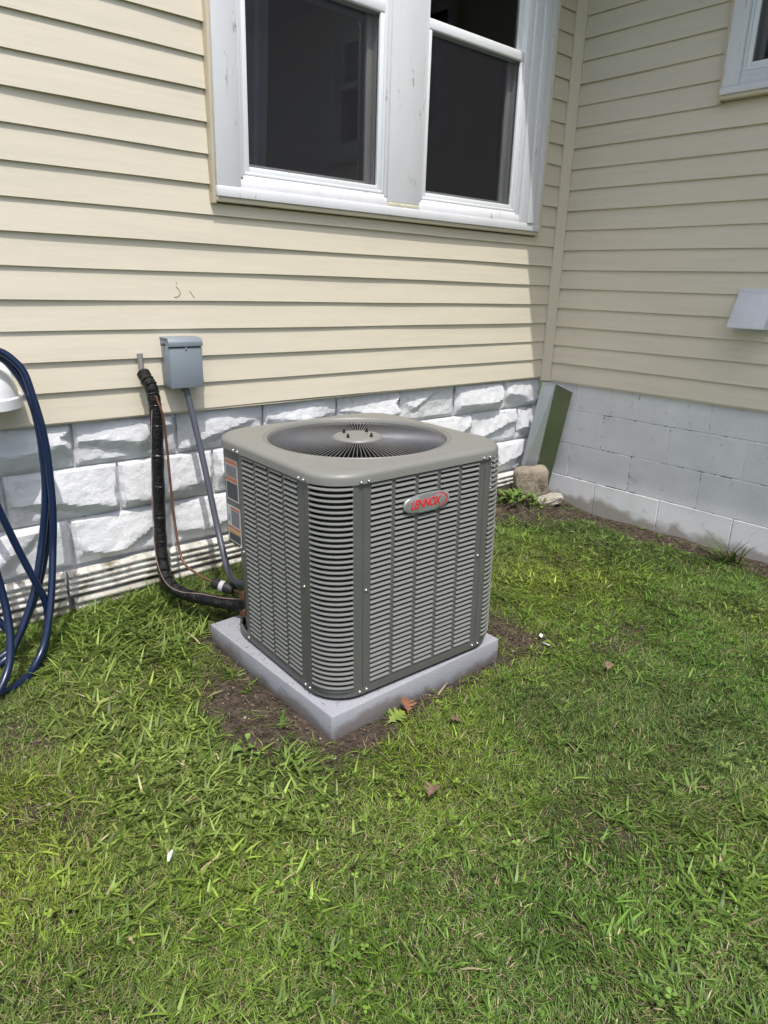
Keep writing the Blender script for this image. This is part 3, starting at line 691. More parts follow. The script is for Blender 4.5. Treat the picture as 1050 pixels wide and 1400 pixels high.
# service corner with the electrical cover (upper) and the recess for the pipes (lower)
sv = empty('service_corner', parent=ac)
cz = 0.335
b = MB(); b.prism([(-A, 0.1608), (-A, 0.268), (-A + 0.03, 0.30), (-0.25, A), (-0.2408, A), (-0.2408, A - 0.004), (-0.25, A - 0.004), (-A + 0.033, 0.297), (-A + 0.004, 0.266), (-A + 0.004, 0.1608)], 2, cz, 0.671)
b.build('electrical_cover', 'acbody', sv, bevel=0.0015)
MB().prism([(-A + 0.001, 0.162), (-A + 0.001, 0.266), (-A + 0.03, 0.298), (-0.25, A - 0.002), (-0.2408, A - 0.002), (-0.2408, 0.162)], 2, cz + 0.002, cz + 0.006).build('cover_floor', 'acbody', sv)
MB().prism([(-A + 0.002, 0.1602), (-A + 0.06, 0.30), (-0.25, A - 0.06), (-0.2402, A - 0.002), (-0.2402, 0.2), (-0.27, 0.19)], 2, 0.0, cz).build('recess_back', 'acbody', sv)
for zz in (0.05, 0.12):
    MB().tube([(-A + 0.05, 0.235, 0.02 + zz), (-A + 0.012, 0.215, 0.02 + zz)], 0.013, 10).build('valve', 'copper', sv, smooth=40)
def sticker(y0, y1, z0, z1, rows):
    st = MB().box(-A - 0.0008, -A - 0.0001, y0, y1, z0, z1).build('warning_sticker', 'sticker', sv)
    for (f0, f1, g0, g1, m_) in rows:
        h_ = z1 - z0; w_ = y1 - y0
        MB().box(-A - 0.0013, -A - 0.0009, y0 + f0 * w_, y0 + f1 * w_, z0 + g0 * h_, z0 + g1 * h_).build('printed_band', m_, st)
# f runs from the unit's front (0) to the house side (1)
sticker(0.170, 0.258, 0.495, 0.638, [(0.04, 0.96, 0.88, 0.98, 'orange'), (0.08, 0.92, 0.58, 0.85, 'stickgrey'), (0.04, 0.96, 0.47, 0.56, 'orange'), (0.06, 0.94, 0.04, 0.44, 'stickdark')])
sticker(0.166, 0.262, 0.345, 0.475, [(0.04, 0.72, 0.90, 0.97, 'orange'), (0.08, 0.68, 0.47, 0.88, 'stickgrey'), (0.80, 0.92, 0.55, 0.72, 'boxgrey'), (0.04, 0.96, 0.36, 0.43, 'orange'), (0.04, 0.96, 0.26, 0.33, 'yellow'), (0.06, 0.9, 0.04, 0.24, 'stickdark')])
# screws
scm = MB().lathe([(0.0, 0.0048), (0.0030, 0.0046), (0.0044, 0.0030), (0.0046, 0.0012), (0.0064, 0.0010), (0.0064, 0.0), (0.0, 0.0)], 8).mesh('screw', 40); scm.materials.append(M['screw'])
def screw(x, y, z, side):
    o = obj('screw', scm, None, ac); o.location = (x, y, z)
    o.rotation_euler = {'front': (math.pi / 2, 0, 0), 'left': (0, -math.pi / 2, 0)}[side]
for x in (-S - 0.012, -S + 0.014, S - 0.014, S + 0.012):
    screw(x, -LA - 0.0002, 0.6775, 'front'); screw(x, -A - 0.0012, 0.0125 if abs(x) < S else 0.012, 'front')
for x, z in ((-S + 0.011, 0.345), (S - 0.011, 0.345)): screw(x, -A - 0.0003, z, 'front')
for y in (-S - 0.012, -S + 0.014, 0.146, 0.174): screw(-LA - 0.0002, y, 0.6775, 'left')
for y in (-S - 0.012, -S + 0.014, 0.146): screw(-A - 0.0012, y, 0.012, 'left')
screw(-A - 0.0003, -S + 0.009, 0.345, 'left'); screw(-A - 0.0003, 0.170, cz + 0.006, 'left'); screw(-A - 0.0003, 0.151, cz - 0.004, 'left')
# badge with lettering
bx0, bz0 = -0.008, 0.577
bw, bh = 0.183, 0.058
def stadium(w, h, n=40, e=2.6):
    return [(math.copysign(abs(math.cos(t)) ** (2 / e), math.cos(t)) * w / 2, math.copysign(abs(math.sin(t)) ** (2 / e), math.sin(t)) * h / 2) for t in np.linspace(0, 2 * math.pi, n, endpoint=False)]
vs = []; fs = []; n = 40
for (sc, d) in ((1.0, -0.0045), (1.0, -0.0085), (0.97, -0.0105), (0.92, -0.0115), (0.5, -0.0120)):
    for x, z in stadium(bw * sc, bh * (sc if sc > 0.6 else sc), n): vs.append((bx0 + x, -A + d, bz0 + z))
for i in range(4):
    for k in range(n): fs.append((i * n + k, i * n + (k + 1) % n, (i + 1) * n + (k + 1) % n, (i + 1) * n + k))
fs.append(tuple(range(4 * n, 5 * n)))
badge = MB().add(vs, fs).build('badge', 'badge', ac, smooth=30)
cu = bpy.data.curves.new('lettering', 'FONT'); cu.body = 'LENNOX'; cu.size = 0.0365; cu.shear = 0.22; cu.extrude = 0.0006; cu.offset = 0.0006; cu.align_x = 'CENTER'; cu.align_y = 'CENTER'; cu.space_character = 0.92
to = bpy.data.objects.new('tmp_text', cu); COL.objects.link(to)
dg = bpy.context.evaluated_depsgraph_get(); lm = bpy.data.meshes.new_from_object(to.evaluated_get(dg)); bpy.data.objects.remove(to)
lm.name = 'lettering'; lm.materials.clear()
xs_ = [v.co.x for v in lm.vertices]; kx = 0.118 / (max(xs_) - min(xs_))
for v in lm.vertices: v.co.x *= kx
lt = obj('lettering', lm, 'red', badge); lt.location = (bx0 - 0.010, -A - 0.0124, bz0 - 0.001); lt.rotation_euler = (math.pi / 2, 0, 0)
vs = []; fs = []; n = 28
for i in range(n + 1):
    t = math.radians(125 - 215 * i / n); wdt = 0.0052 * math.sin(math.pi * (0.06 + 0.88 * i / n)) ** 0.7
    cx, cz_ = bx0 + 0.040, bz0 + 0.001
    for s_ in (0, 1): vs.append((cx + (0.040 - s_ * wdt) * math.cos(t), -A - 0.0122, cz_ + (0.0225 - s_ * wdt * 0.75) * math.sin(t)))
fs = [(2 * i, 2 * i + 1, 2 * i + 3, 2 * i + 2) for i in range(n)]
MB().add(vs, fs).build('swoosh', 'red', badge)

# ---- electrical disconnect box
db = tag(empty('disconnect_box', (-2.3655, 0, 0.868)), 'small grey electrical disconnect box on the sunlit siding', 'electrical box')
def dbx(name, m, x0, x1, y0, y1, z0, z1, bev=0.002): return MB().box(x0, x1, y0, y1, z0, z1).build(name, m, db, bevel=bev)
dbx('body', 'boxgrey', -0.066, 0.066, -0.062, 0.008, 0.0, 0.178)
b = MB(); b.prism([(-0.0625, 0.152), (-0.076, 0.152), (-0.076, 0.170), (-0.064, 0.184), (0.004, 0.186), (0.004, 0.179), (-0.0625, 0.179)], 0, -0.069, 0.069); b.build('rain_cap', 'boxgrey', db, bevel=0.0015)
dbx('cover', 'boxgrey', -0.0655, 0.0672, -0.0715, -0.0625, -0.004, 0.1475)
dbx('gap_shade', 'blackrub', -0.0645, 0.0662, -0.0640, -0.0622, 0.1470, 0.1530, 0)  # black strip standing in for the shade in the gap below the rain cap
dbx('hasp', 'screw', -0.003, 0.003, -0.0745, -0.0717, 0.140, 0.150, 0.0005)
dbx('flange', 'boxgrey', 0.0662, 0.074, -0.03, -0.004, -0.004, 0.04, 0.001)
kn = MB().tube([(-0.0665, -0.035, 0.160), (-0.082, -0.035, 0.160)], 0.006, 10).build('knockout_plug', 'conduit', db, smooth=40)
MB().tube([(0.006, -0.036, -0.022), (0.006, -0.036, 0.0)], 0.0145, 12).build('connector', 'conduit', db, smooth=40)

# ---- conduit
cp = [(-2.359, -0.036, 0.862), (-2.352, -0.05, 0.806), (-2.344, -0.08, 0.694), (-2.341, -0.13, 0.554), (-2.345, -0.22, 0.335), (-2.372, -0.33, 0.221), (-2.395, -0.42, 0.190), (-2.400, -0.50, 0.202), (-2.386, -0.57, 0.235)]
tag(MB().tube(smooth_path(cp), 0.0125, 14).build('electrical_conduit', 'conduit', smooth=60), 'dark grey flexible conduit running from the electrical box to the air conditioner', 'conduit')
# ---- insulated pipe
pp = [(-2.522, -0.030, 0.925), (-2.521, -0.055, 0.905), (-2.513, -0.078, 0.868), (-2.508, -0.088, 0.767), (-2.518, -0.092, 0.542), (-2.530, -0.102, 0.308), (-2.544, -0.14, 0.185), (-2.546, -0.20, 0.129), (-2.514, -0.27, 0.105), (-2.458, -0.37, 0.102), (-2.405, -0.47, 0.105), (-2.375, -0.58, 0.121)]
lp = tag(empty('insulated_pipe', (-2.52, -0.1, 0.1)), 'thick black wrapped refrigerant pipe bending from the siding to the unit', 'pipe')
SP = smooth_path(pp, 12)
def prf(i, m_): return 0.0235 + 0.0012 * math.sin(i * 1.15) + 0.0012 * mnoise.noise(Vector((i * 0.31, 2, 5)))
o = MB().tube(SP, 0.0235, 16, rfun=prf).build('insulation', 'foam', None, smooth=60); o.parent = lp; o.matrix_parent_inverse = Matrix.Translation(-Vector(lp.location))
o = MB().tube([(-2.522, -0.012, 0.995), (-2.522, -0.018, 0.925)], 0.0105, 12).build('wall_stub', 'stub', None, smooth=60); o.parent = lp; o.matrix_parent_inverse = Matrix.Translation(-Vector(lp.location))
# wrap seams: short glossy tape ridges
for i in range(14, len(SP) - 14, 6):
    P0 = SP[i]; d = (SP[i + 1] - SP[i - 1]).normalized()
    o = MB().tube([P0 - d * 0.0035, P0, P0 + d * 0.0035], 0.0245, 16, rfun=lambda k, m_: (0.0240, 0.0262, 0.0240)[k]).build('tape_ridge', 'tape', None, smooth=60); o.parent = lp; o.matrix_parent_inverse = Matrix.Translation(-Vector(lp.location))
# ---- copper line with filter drier
cl_ = tag(empty('copper_pipe', (-2.49, -0.13, 0.17)), 'bare thin copper pipe with a black filter cylinder beside the wrapped pipe', 'pipe')
def keep(o, par): o.parent = par; o.matrix_parent_inverse = Matrix.Translation(-Vector(par.location)); return o
cop = [(-2.512, -0.105, 0.85), (-2.494, -0.118, 0.771), (-2.488, -0.12, 0.659), (-2.484, -0.13, 0.428), (-2.489, -0.17, 0.274), (-2.492, -0.22, 0.214), (-2.478, -0.30, 0.192), (-2.452, -0.365, 0.177)]
keep(MB().tube(smooth_path(cop), 0.0048, 10).build('tube', 'copper', None, smooth=60), cl_)
d0, d1 = Vector((-2.457, -0.372, 0.178)), Vector((-2.407, -0.452, 0.160)); dv = (d1 - d0)
def along(t): return d0 + dv * t
fd = keep(MB().tube([along(t) for t in (0.0, 0.04, 0.16, 0.5, 0.84, 0.96, 1.0)], 0.02, 18, rfun=lambda k, m_: (0.008, 0.017, 0.0205, 0.0205, 0.0205, 0.017, 0.008)[k]).build('filter_drier', 'blackrub', None, smooth=45), cl_)
lbl = MB().tube([along(0.38), along(0.56)], 0.0208, 18, cap=False).build('paper_label', 'sticker', None, smooth=60); lbl.parent = fd
keep(MB().tube([along(1.0), along(1.25), Vector((-2.375, -0.56, 0.15))], 0.006, 10).build('tube', 'copper', None, smooth=60), cl_)
wr = [(-2.535, -0.118, 0.80), (-2.547, -0.122, 0.696), (-2.566, -0.128, 0.417), (-2.583, -0.17, 0.254), (-2.580, -0.23, 0.166), (-2.548, -0.285, 0.134), (-2.497, -0.36, 0.137), (-2.443, -0.43, 0.131), (-2.404, -0.49, 0.139), (-2.380, -0.56, 0.173)]
tag(MB().tube(smooth_path(wr), 0.0014, 6).build('thermostat_wire', 'wire', smooth=60), 'thin pinkish wire trailing along the wrapped pipe', 'wire')

# ---- garden hose and the hood it hangs over
S1 = [(-3.022, -0.14, 1.031), (-2.986, -0.147, 1.0), (-2.964, -0.155, 0.963), (-2.95, -0.163, 0.891), (-2.936, -0.17, 0.8), (-2.93, -0.174, 0.719), (-2.93, -0.178, 0.645), (-2.932, -0.182, 0.559), (-2.939, -0.186, 0.462), (-2.952, -0.19, 0.365), (-2.977, -0.22, 0.251), (-3.003, -0.25, 0.162), (-3.041, -0.28, 0.068), (-3.089, -0.32, 0.020), (-3.131, -0.36, 0.006), (-3.21, -0.40, 0.004), (-3.33, -0.42, 0.006)]
S2 = [(-3.02, -0.12, 1.011), (-2.986, -0.127, 0.971), (-2.96, -0.135, 0.912), (-2.944, -0.143, 0.837), (-2.938, -0.15, 0.75), (-2.938, -0.152, 0.665), (-2.942, -0.155, 0.59), (-2.955, -0.158, 0.494), (-2.978, -0.16, 0.383), (-3.026, -0.183, 0.229), (-3.092, -0.207, 0.1), (-3.152, -0.23, 0.03), (-3.24, -0.25, 0.015)]
S3 = [(-3.014, -0.1, 1.018), (-2.977, -0.107, 0.982), (-2.948, -0.115, 0.896), (-2.93, -0.123, 0.808), (-2.926, -0.13, 0.725), (-2.926, -0.132, 0.639), (-2.929, -0.135, 0.563), (-2.941, -0.138, 0.46), (-2.964, -0.14, 0.344), (-3.006, -0.155, 0.227), (-3.058, -0.17, 0.128), (-3.117, -0.185, 0.045), (-3.19, -0.2, 0.015)]
S4 = [(-3.19, -.19, .86), (-3.127, -.20, .647), (-3.101, -.21, .536), (-3.063, -.21, .397), (-3.028, -.22, .278), (-3.004, -.22, .198), (-3.005, -.225, .12), (-3.03, -.25, .05), (-3.07, -.28, .0), (-3.11, -.31, -.03)]
S5 = [(-3.19, -.24, .80), (-3.175, -.28, .56), (-3.161, -.30, .428), (-3.151, -.31, .329), (-3.147, -.33, .234), (-3.156, -.36, .146), (-3.185, -.40, .070), (-3.25, -.45, .020), (-3.36, -.47, .012)]
hose = MB(); CX = -3.105
for s_, wd in ((S1, 1.0), (S2, 0.95), (S3, 0.92)):
    left = [(2 * CX - x, y + 0.01, z) for x, y, z in s_[:11]][::-1]
    hose.tube(smooth_path([left[-1]] + [] + [(CX, s_[0][1], s_[0][2] + 0.03)] + s_, 6), 0.0122, 12)
    hose.tube(smooth_path([(CX, s_[0][1], s_[0][2] + 0.03)] + left[::-1], 6), 0.0122, 12)
hose.tube(smooth_path(S4, 6), 0.0122, 12); hose.tube(smooth_path(S5, 6), 0.0122, 12)
hose = hose.build('garden_hose', 'hose', smooth=60)
tag(hose, 'coiled navy blue garden hose hanging down the wall at the left edge', 'hose')
hd = tag(empty('wall_hood', (CX + 0.02, 0, 0.845)), 'white rounded plastic hood on the siding inside the hanging hose', 'hood')
def half_lathe(prof, n=24, sy=1.15):
    vs = []; m_ = len(prof)
    for r_, z in prof:
        for k in range(n + 1): t = math.pi + math.pi * k / n; vs.append((r_ * math.cos(t), r_ * sy * math.sin(t), z))
    q = n + 1
    fs = [(i * q + k, i * q + k + 1, (i + 1) * q + k + 1, (i + 1) * q + k) for i in range(m_ - 1) for k in range(n)]
    return MB().add(vs, fs)
half_lathe([(0.140, 0.034)] + [(0.130 * math.cos(t), 0.034 + 0.125 * math.sin(t)) for t in np.linspace(0, math.pi / 2, 12)]).build('dome', 'hood', hd, smooth=40)
half_lathe([(0.130, 0.0), (0.142, 0.0), (0.142, 0.032), (0.132, 0.036)]).build('rim', 'hood', hd, smooth=40)
MB().box(-0.12, 0.12, -0.004, 0.008, 0.0, 0.14).build('back_plate', 'hood', hd, bevel=0.002)

# ---- dryer vent on the right wall
dv_ = tag(empty('vent_hood', (0, -1.17, 1.12)), 'small pale grey sloping vent hood on the shaded right wall', 'vent')
b = MB(); y0, y1 = -0.085, 0.085
prof = [(0.0, 0.165), (-0.030, 0.160), (-0.105, 0.010), (-0.105, 0.0), (-0.098, 0.0), (-0.030, 0.140), (0.0, 0.148)]
b.prism(prof, 1, y0, y1); b.build('hood_top', 'ventgrey', dv_, bevel=0.002)
for yy in (y0 + 0.0005, y1 - 0.0055):
    MB().prism([(0.0, 0.147), (-0.030, 0.139), (-0.097, 0.0015), (-0.02, 0.0), (0.0, 0.0)], 1, yy, yy + 0.005).build('cheek', 'ventgrey', dv_)
MB().box(-0.006, 0.010, -0.10, 0.10, -0.02, 0.18).build('back_plate', 'ventgrey', dv_, bevel=0.002)
MB().box(-0.060, -0.008, y0 + 0.02, y1 - 0.02, 0.004, 0.008).build('flap', 'acblack', dv_)

# ---- bent metal sheet standing in the corner
T0, T1, T2 = Vector((-0.142, -0.090, 0.752)), Vector((-0.100, -0.155, 0.742)), Vector((-0.014, -0.217, 0.695))
B0, B1, B2 = Vector((-0.196, -0.032, 0.242)), Vector((-0.120, -0.090, 0.223)), Vector((-0.040, -0.144, 0.154))
def ext(t, b, z): return b + (b - t) * ((b.z - z) / (t.z - b.z))
F0, F1, F2 = ext(T0, B0, 0.06), ext(T1, B1, 0.05), ext(T2, B2, 0.04)
ms = tag(empty('metal_sheet', F1), 'bent galvanised metal sheet leaning in the house corner', 'metal sheet')
def sheet(name, m, a, b_, c, d, n_off):
    off = (b_ - a).cross(d - a).normalized() * n_off
    vs = [a, b_, c, d, a + off, b_ + off, c + off, d + off]
    return keep(MB().add(vs, [(0, 1, 2, 3), (7, 6, 5, 4), (0, 4, 5, 1), (1, 5, 6, 2), (2, 6, 7, 3), (3, 7, 4, 0)]).build(name, m), ms)
sheet('flange', 'galvdull', F0, F1, T1, T0, 0.0012); sheet('web', 'galv', F1, F2, T2, T1, 0.0012)

# ---- weathered block and rock in the corner
def lump(name, m, loc, size, rz, seed, sub=4, boxy=5.0, amp=0.10, tilt=(0, 0)):
    bm = bmesh.new(); bmesh.ops.create_icosphere(bm, subdivisions=sub, radius=1.0)
    for v in bm.verts:
        n_ = v.co.normalized(); e = (abs(n_.x) ** boxy + abs(n_.y) ** boxy + abs(n_.z) ** boxy) ** (-1 / boxy)
        p_ = n_ * e; d_ = 1 + amp * mnoise.fractal(p_ * 1.5 + Vector((seed, 0, seed)), 0.9, 2.0, 5)
        v.co = Vector((p_.x * size[0], p_.y * size[1], p_.z * size[2])) * d_
    me = bpy.data.meshes.new(name); bm.to_mesh(me); bm.free()
    me.polygons.foreach_set('use_smooth', [True] * len(me.polygons)); me.set_sharp_from_angle(angle=math.radians(40))
    o = obj(name, me, m); o.location = loc; o.rotation_euler = (tilt[0], tilt[1], rz); return o
blk = lump('weathered_block', 'oldblock', (-0.225, -0.135, 0.165), (0.098, 0.055, 0.090), math.radians(-38), 3.3, boxy=8, amp=0.05, tilt=(0.05, -0.10))
for v in blk.data.vertices:                       # two worn grooves down its face
    for gx in (0.045, 0.062):
        v.co.y += 0.012 * math.exp(-((v.co.x - gx) / 0.006) ** 2) * (v.co.y < 0)
tag(blk, 'upright weathered brown block standing below the metal sheet', 'block')
rk = lump('pale_rock', 'rock', (-0.185, -0.235, 0.062), (0.092, 0.036, 0.030), math.radians(-38), 8.1, boxy=3.4, amp=0.26, tilt=(0.1, -0.28))
tag(rk, 'small pale broken rock lying in front of the weathered block', 'rock')

# ------------------------------------------------------------------ leaves and litter
def oak_leaf(name, m, loc, rz, size, label, tilt=(0.15, 0.1), curl=0.35):
    pts = []; lob = [(0.0, 0.03), (0.10, 0.05), (0.20, 0.24), (0.27, 0.10), (0.38, 0.40), (0.44, 0.44), (0.48, 0.12), (0.62, 0.36), (0.68, 0.34), (0.70, 0.10), (0.82, 0.20), (0.86, 0.08), (1.0, 0.0)]
    up = [(x, y) for x, y in lob]; n = len(up); vs = []; fs = []
    for x, y in up:
        for s_ in (1, 0, -1):
            yy = y * s_; z = curl * (yy ** 2) * 1.4 + 0.10 * math.sin(x * 3.0) - 0.04 * x + 0.03 * math.sin(9 * x + 5 * yy)
            vs.append((x * size, yy * size, z * size))
    for i in range(n - 1):
        a = 3 * i; fs += [(a, a + 3, a + 4, a + 1), (a + 1, a + 4, a + 5, a + 2)]
    mb = MB().add(vs, fs); mb.tube([(-0.28 * size, 0.0, 0.02 * size), (0, 0, 0.0), (0.9 * size, 0, 0.05 * size)], 0.012 * size, 5)
    o = mb.build(name, m, smooth=50); o.location = loc; o.rotation_euler = (tilt[0], tilt[1], rz)
    return tag(o, label, 'leaf')
oak_leaf('oak_leaf', 'leafgreen', (-2.345, -1.268, -0.002), math.radians(5), 0.075, 'yellow green oak leaf lying at the front edge of the slab', (0.25, -0.1))
oak_leaf('oak_leaf', 'leafbrown', (-2.270, -1.272, 0.004), math.radians(60), 0.066, 'orange brown oak leaf beside the green leaf at the slab', (0.35, -0.3), 0.8)
oak_leaf('dry_leaf', 'leafdry', (-2.19, -1.43, 0.022), math.radians(120), 0.055, 'small brown dry leaf in the grass in front of the orange oak leaf', (0.2, 0.2), 0.9)
oak_leaf('dry_leaf', 'leafdry', (-2.455, -1.59, 0.026), math.radians(200), 0.065, 'pale brown crumpled leaf in the middle of the lawn', (0.2, -0.2), 1.0)
oak_leaf('dry_leaf', 'leafdry', (-1.575, -1.535, 0.026), math.radians(20), 0.045, 'small tan leaf on the grass right of the unit', (0.1, -0.2), 0.9)
pb_ = MB().tube([(0, 0, 0), (0.012, 0.002, 0.003), (0.026, 0, 0.001)], 0.006, 5, rfun=lambda i, m_: (0.002, 0.0055, 0.003)[i]).build('paper_scrap', 'paper', smooth=40)
pb_.location = (-3.11, -1.395, 0.035); pb_.rotation_euler = (0.3, -0.2, 0.8); tag(pb_, 'tiny white paper scrap lying alone in the front lawn', 'litter')
for i, (x, y, l_, rz) in enumerate([(-1.545, -1.235, 0.022, 0.4), (-1.56, -1.285, 0.026, 1.6)]):
    o = MB().add([(0, 0, 0), (l_, 0.002, 0.004), (l_ * 0.9, 0.014, 0.006), (0.002, 0.012, 0.002), (0, 0, 0.002), (l_, 0.002, 0.006), (l_ * 0.9, 0.014, 0.008), (0.002, 0.012, 0.004)], [(0, 3, 2, 1), (4, 5, 6, 7), (0, 1, 5, 4), (1, 2, 6, 5), (2, 3, 7, 6), (3, 0, 4, 7)]).build('paper_chip', 'paper')
    o.location = (x, y, float(gz(x, y)) + 0.012); o.rotation_euler = (0.2, 0.15, rz)
    tag(o, ['white chip on the bare soil right of the slab, farther from the lawn', 'white chip on the soil right of the slab, nearer the lawn'][i], 'litter', 'white chips beside the slab')

# ------------------------------------------------------------------ grass
def blade_mesh(name, x, y, z, L_, W_, az, tilt, curl, col, seg=3, twist=None):
    """many blades in one mesh; tilt from vertical at the root, curl added along the blade"""
    n = len(x); dx, dy = np.cos(az), np.sin(az); tw = az + np.pi / 2 + (0 if twist is None else twist); px, py = np.cos(tw), np.sin(tw)
    V = np.zeros((n, 2 * seg + 1, 3)); cx, cy, cz = x.copy(), y.copy(), z.copy(); wp_ = [1.0, 0.95, 0.72, 0.5, 0.3]
    for s in range(seg + 1):
        if s < seg:
            w = W_ * (0.75 if s == 0 else wp_[s]) * 0.5
            V[:, 2 * s, 0] = cx - px * w; V[:, 2 * s, 1] = cy - py * w; V[:, 2 * s, 2] = cz
            V[:, 2 * s + 1, 0] = cx + px * w; V[:, 2 * s + 1, 1] = cy + py * w; V[:, 2 * s + 1, 2] = cz + w * 0.25
        else: V[:, 2 * s, 0] = cx; V[:, 2 * s, 1] = cy; V[:, 2 * s, 2] = cz
        th = tilt + curl * (s + 0.5) / seg; st = L_ / seg
        cx = cx + dx * np.sin(th) * st; cy = cy + dy * np.sin(th) * st; cz = np.maximum(cz + np.cos(th) * st, z + 0.001 + 0.004 * (s % 2))
    nv = 2 * seg + 1; base = np.arange(n)[:, None] * nv
    quads = np.array([[2 * s, 2 * s + 1, 2 * s + 3, 2 * s + 2] for s in range(seg - 1)]); tri = np.array([[2 * seg - 2, 2 * seg - 1, 2 * seg]])
    lq = (base[:, :, None] + quads[None]).reshape(n, -1); lt_ = base + tri
    loops = np.concatenate([lq, lt_], 1).reshape(-1).astype(np.int32)
    per = np.array([4] * (seg - 1) + [3]); tot = np.tile(per, n).astype(np.int32); start = np.concatenate([[0], np.cumsum(tot)[:-1]]).astype(np.int32)
    me = bpy.data.meshes.new(name); me.vertices.add(n * nv); me.vertices.foreach_set('co', V.reshape(-1).astype(np.float32))
    me.loops.add(len(loops)); me.loops.foreach_set('vertex_index', loops); me.polygons.add(len(tot)); me.polygons.foreach_set('loop_start', start); me.polygons.foreach_set('loop_total', tot)
    at = me.attributes.new('col', 'FLOAT_COLOR', 'POINT'); c4 = np.ones((n, nv, 4), np.float32); c4[:, :, :3] = col[:, None, :]; at.data.foreach_set('color', c4.reshape(-1))
    me.update(calc_edges=True); me.validate(); me.polygons.foreach_set('use_smooth', np.ones(len(tot), bool))
    return me
CAMP = np.array([-3.594, -2.630])
def scatter(n, x0, x1, y0, y1):
    x = RNG.uniform(x0, x1, n); y = RNG.uniform(y0, y1, n); return x, y
def inview(x, y):
    vx, vy = x - CAMP[0], y - CAMP[1]; fwd = vx * 0.662 + vy * 0.750; side = vx * 0.750 - vy * 0.662
    return (fwd > 0.75) & (np.abs(side) < 0.62 * fwd + 0.25)
def lawn_mask(x, y, lo=0.0):
    b_ = bare(x, y); dp = np.maximum(np.abs(x + 2.14) - 0.385, np.abs(y + 0.83) - 0.385)
    ok = (dp > 0) & (y < -0.005) & (x < -0.012)
    keep_ = RNG.random(len(x)) < np.where(inview(x, y), 1.0, 0.28) * np.clip(1.0 - b_ * (0.82 + 0.35 * fbm(x * 11, y * 11 + 70)) + lo, 0.0, 1)
    return ok & keep_
def lerp(a, b, t): return a[None] * (1 - t[:, None]) + b[None] * t[:, None]
def colour(n, x, y, dry=0.06, bright=1.0):
    t = np.clip(0.10 + 0.8 * fbm(x * 2.6 + 7, y * 2.6 + 2) + RNG.normal(0, 0.24, n), 0, 1)
    hue = np.clip((fbm(x * 0.9 + 15, y * 0.9 + 33, 3) - 0.5) * 2.2 + 0.45 - 0.16 * (x + 2.4), 0, 1)
    hue = np.maximum(hue, np.exp(-(((x + 0.95) / 0.55) ** 2 + ((y + 0.85) / 0.45) ** 2)) * 1.0)                 # lush yellow green growth right of the unit
    dull = np.clip((fbm(x * 1.7 + 61, y * 1.7 + 5, 3) - 0.38) * 2.5, 0, 1)[:, None] * 0.55                       # greyer, drier turf in places
    lo_ = np.array([0.032, 0.080, 0.011])[None] * (1 - hue[:, None]) + np.array([0.055, 0.098, 0.012])[None] * hue[:, None]
    hi_ = np.array([0.155, 0.290, 0.045])[None] * (1 - hue[:, None]) + np.array([0.275, 0.365, 0.042])[None] * hue[:, None]
    hi_ = hi_ * (1 - dull) + np.array([0.200, 0.245, 0.100])[None] * dull
    c = lo_ * (1 - t[:, None]) + hi_ * t[:, None]
    dr = RNG.random(n) < dry * (0.3 + 1.8 * fbm(x * 4 + 50, y * 4)); k = int(dr.sum())
    c[dr] = lerp(np.array([0.22, 0.18, 0.09]), np.array([0.44, 0.37, 0.22]), RNG.random(k))
    return c * (RNG.uniform(0.45, 1.4, n)[:, None]) * bright * 1.0
def lawn(n, Lr, Wr, tiltr, dry, lo=0.0, box=(-4.6, -0.01, -3.7, -0.005), bright=1.0, tall=0.0):
    x, y = scatter(n, *box); k = lawn_mask(x, y, lo); x, y = x[k], y[k]; n = len(x)
    cl = fbm(x * 7 + 80, y * 7 + 11)
    L_ = RNG.uniform(*Lr, n) * (0.6 + 0.8 * cl); W_ = RNG.uniform(*Wr, n)
    if tall: L_ = L_ * (1 + tall * np.exp(-(y / 0.25) ** 2))
    az = RNG.uniform(0, 2 * np.pi, n) * 0.75 + fbm(x * 3 + 9, y * 3 + 90) * 12
    tilt = RNG.uniform(*tiltr, n); curl = RNG.uniform(0.2, 1.1, n)
    return x, y, gz(x, y) - 0.003, L_, W_, az, tilt, curl, colour(n, x, y, dry, bright), RNG.normal(0, 0.5, n)
sets = [lawn(640000, (0.012, 0.032), (0.0011, 0.0023), (0.4, 1.5), 0.08, 0.02, tall=1.4),
        lawn(150000, (0.017, 0.039), (0.0020, 0.0037), (0.7, 1.5), 0.03, 0.02, bright=1.12, tall=0.6),
        lawn(80000, (0.02, 0.05), (0.0010, 0.0020), (1.1, 1.55), 0.75, 0.22)]
cat_ = [np.concatenate([s[i] for s in sets]) for i in range(9)] + [np.concatenate([s[9] for s in sets])]
gm = blade_mesh('grass', *cat_[:9], seg=3, twist=cat_[9])
g = obj('grass', gm, 'blade'); tag(g, 'short mown green grass with clippings covering the yard', 'grass', kind='stuff')
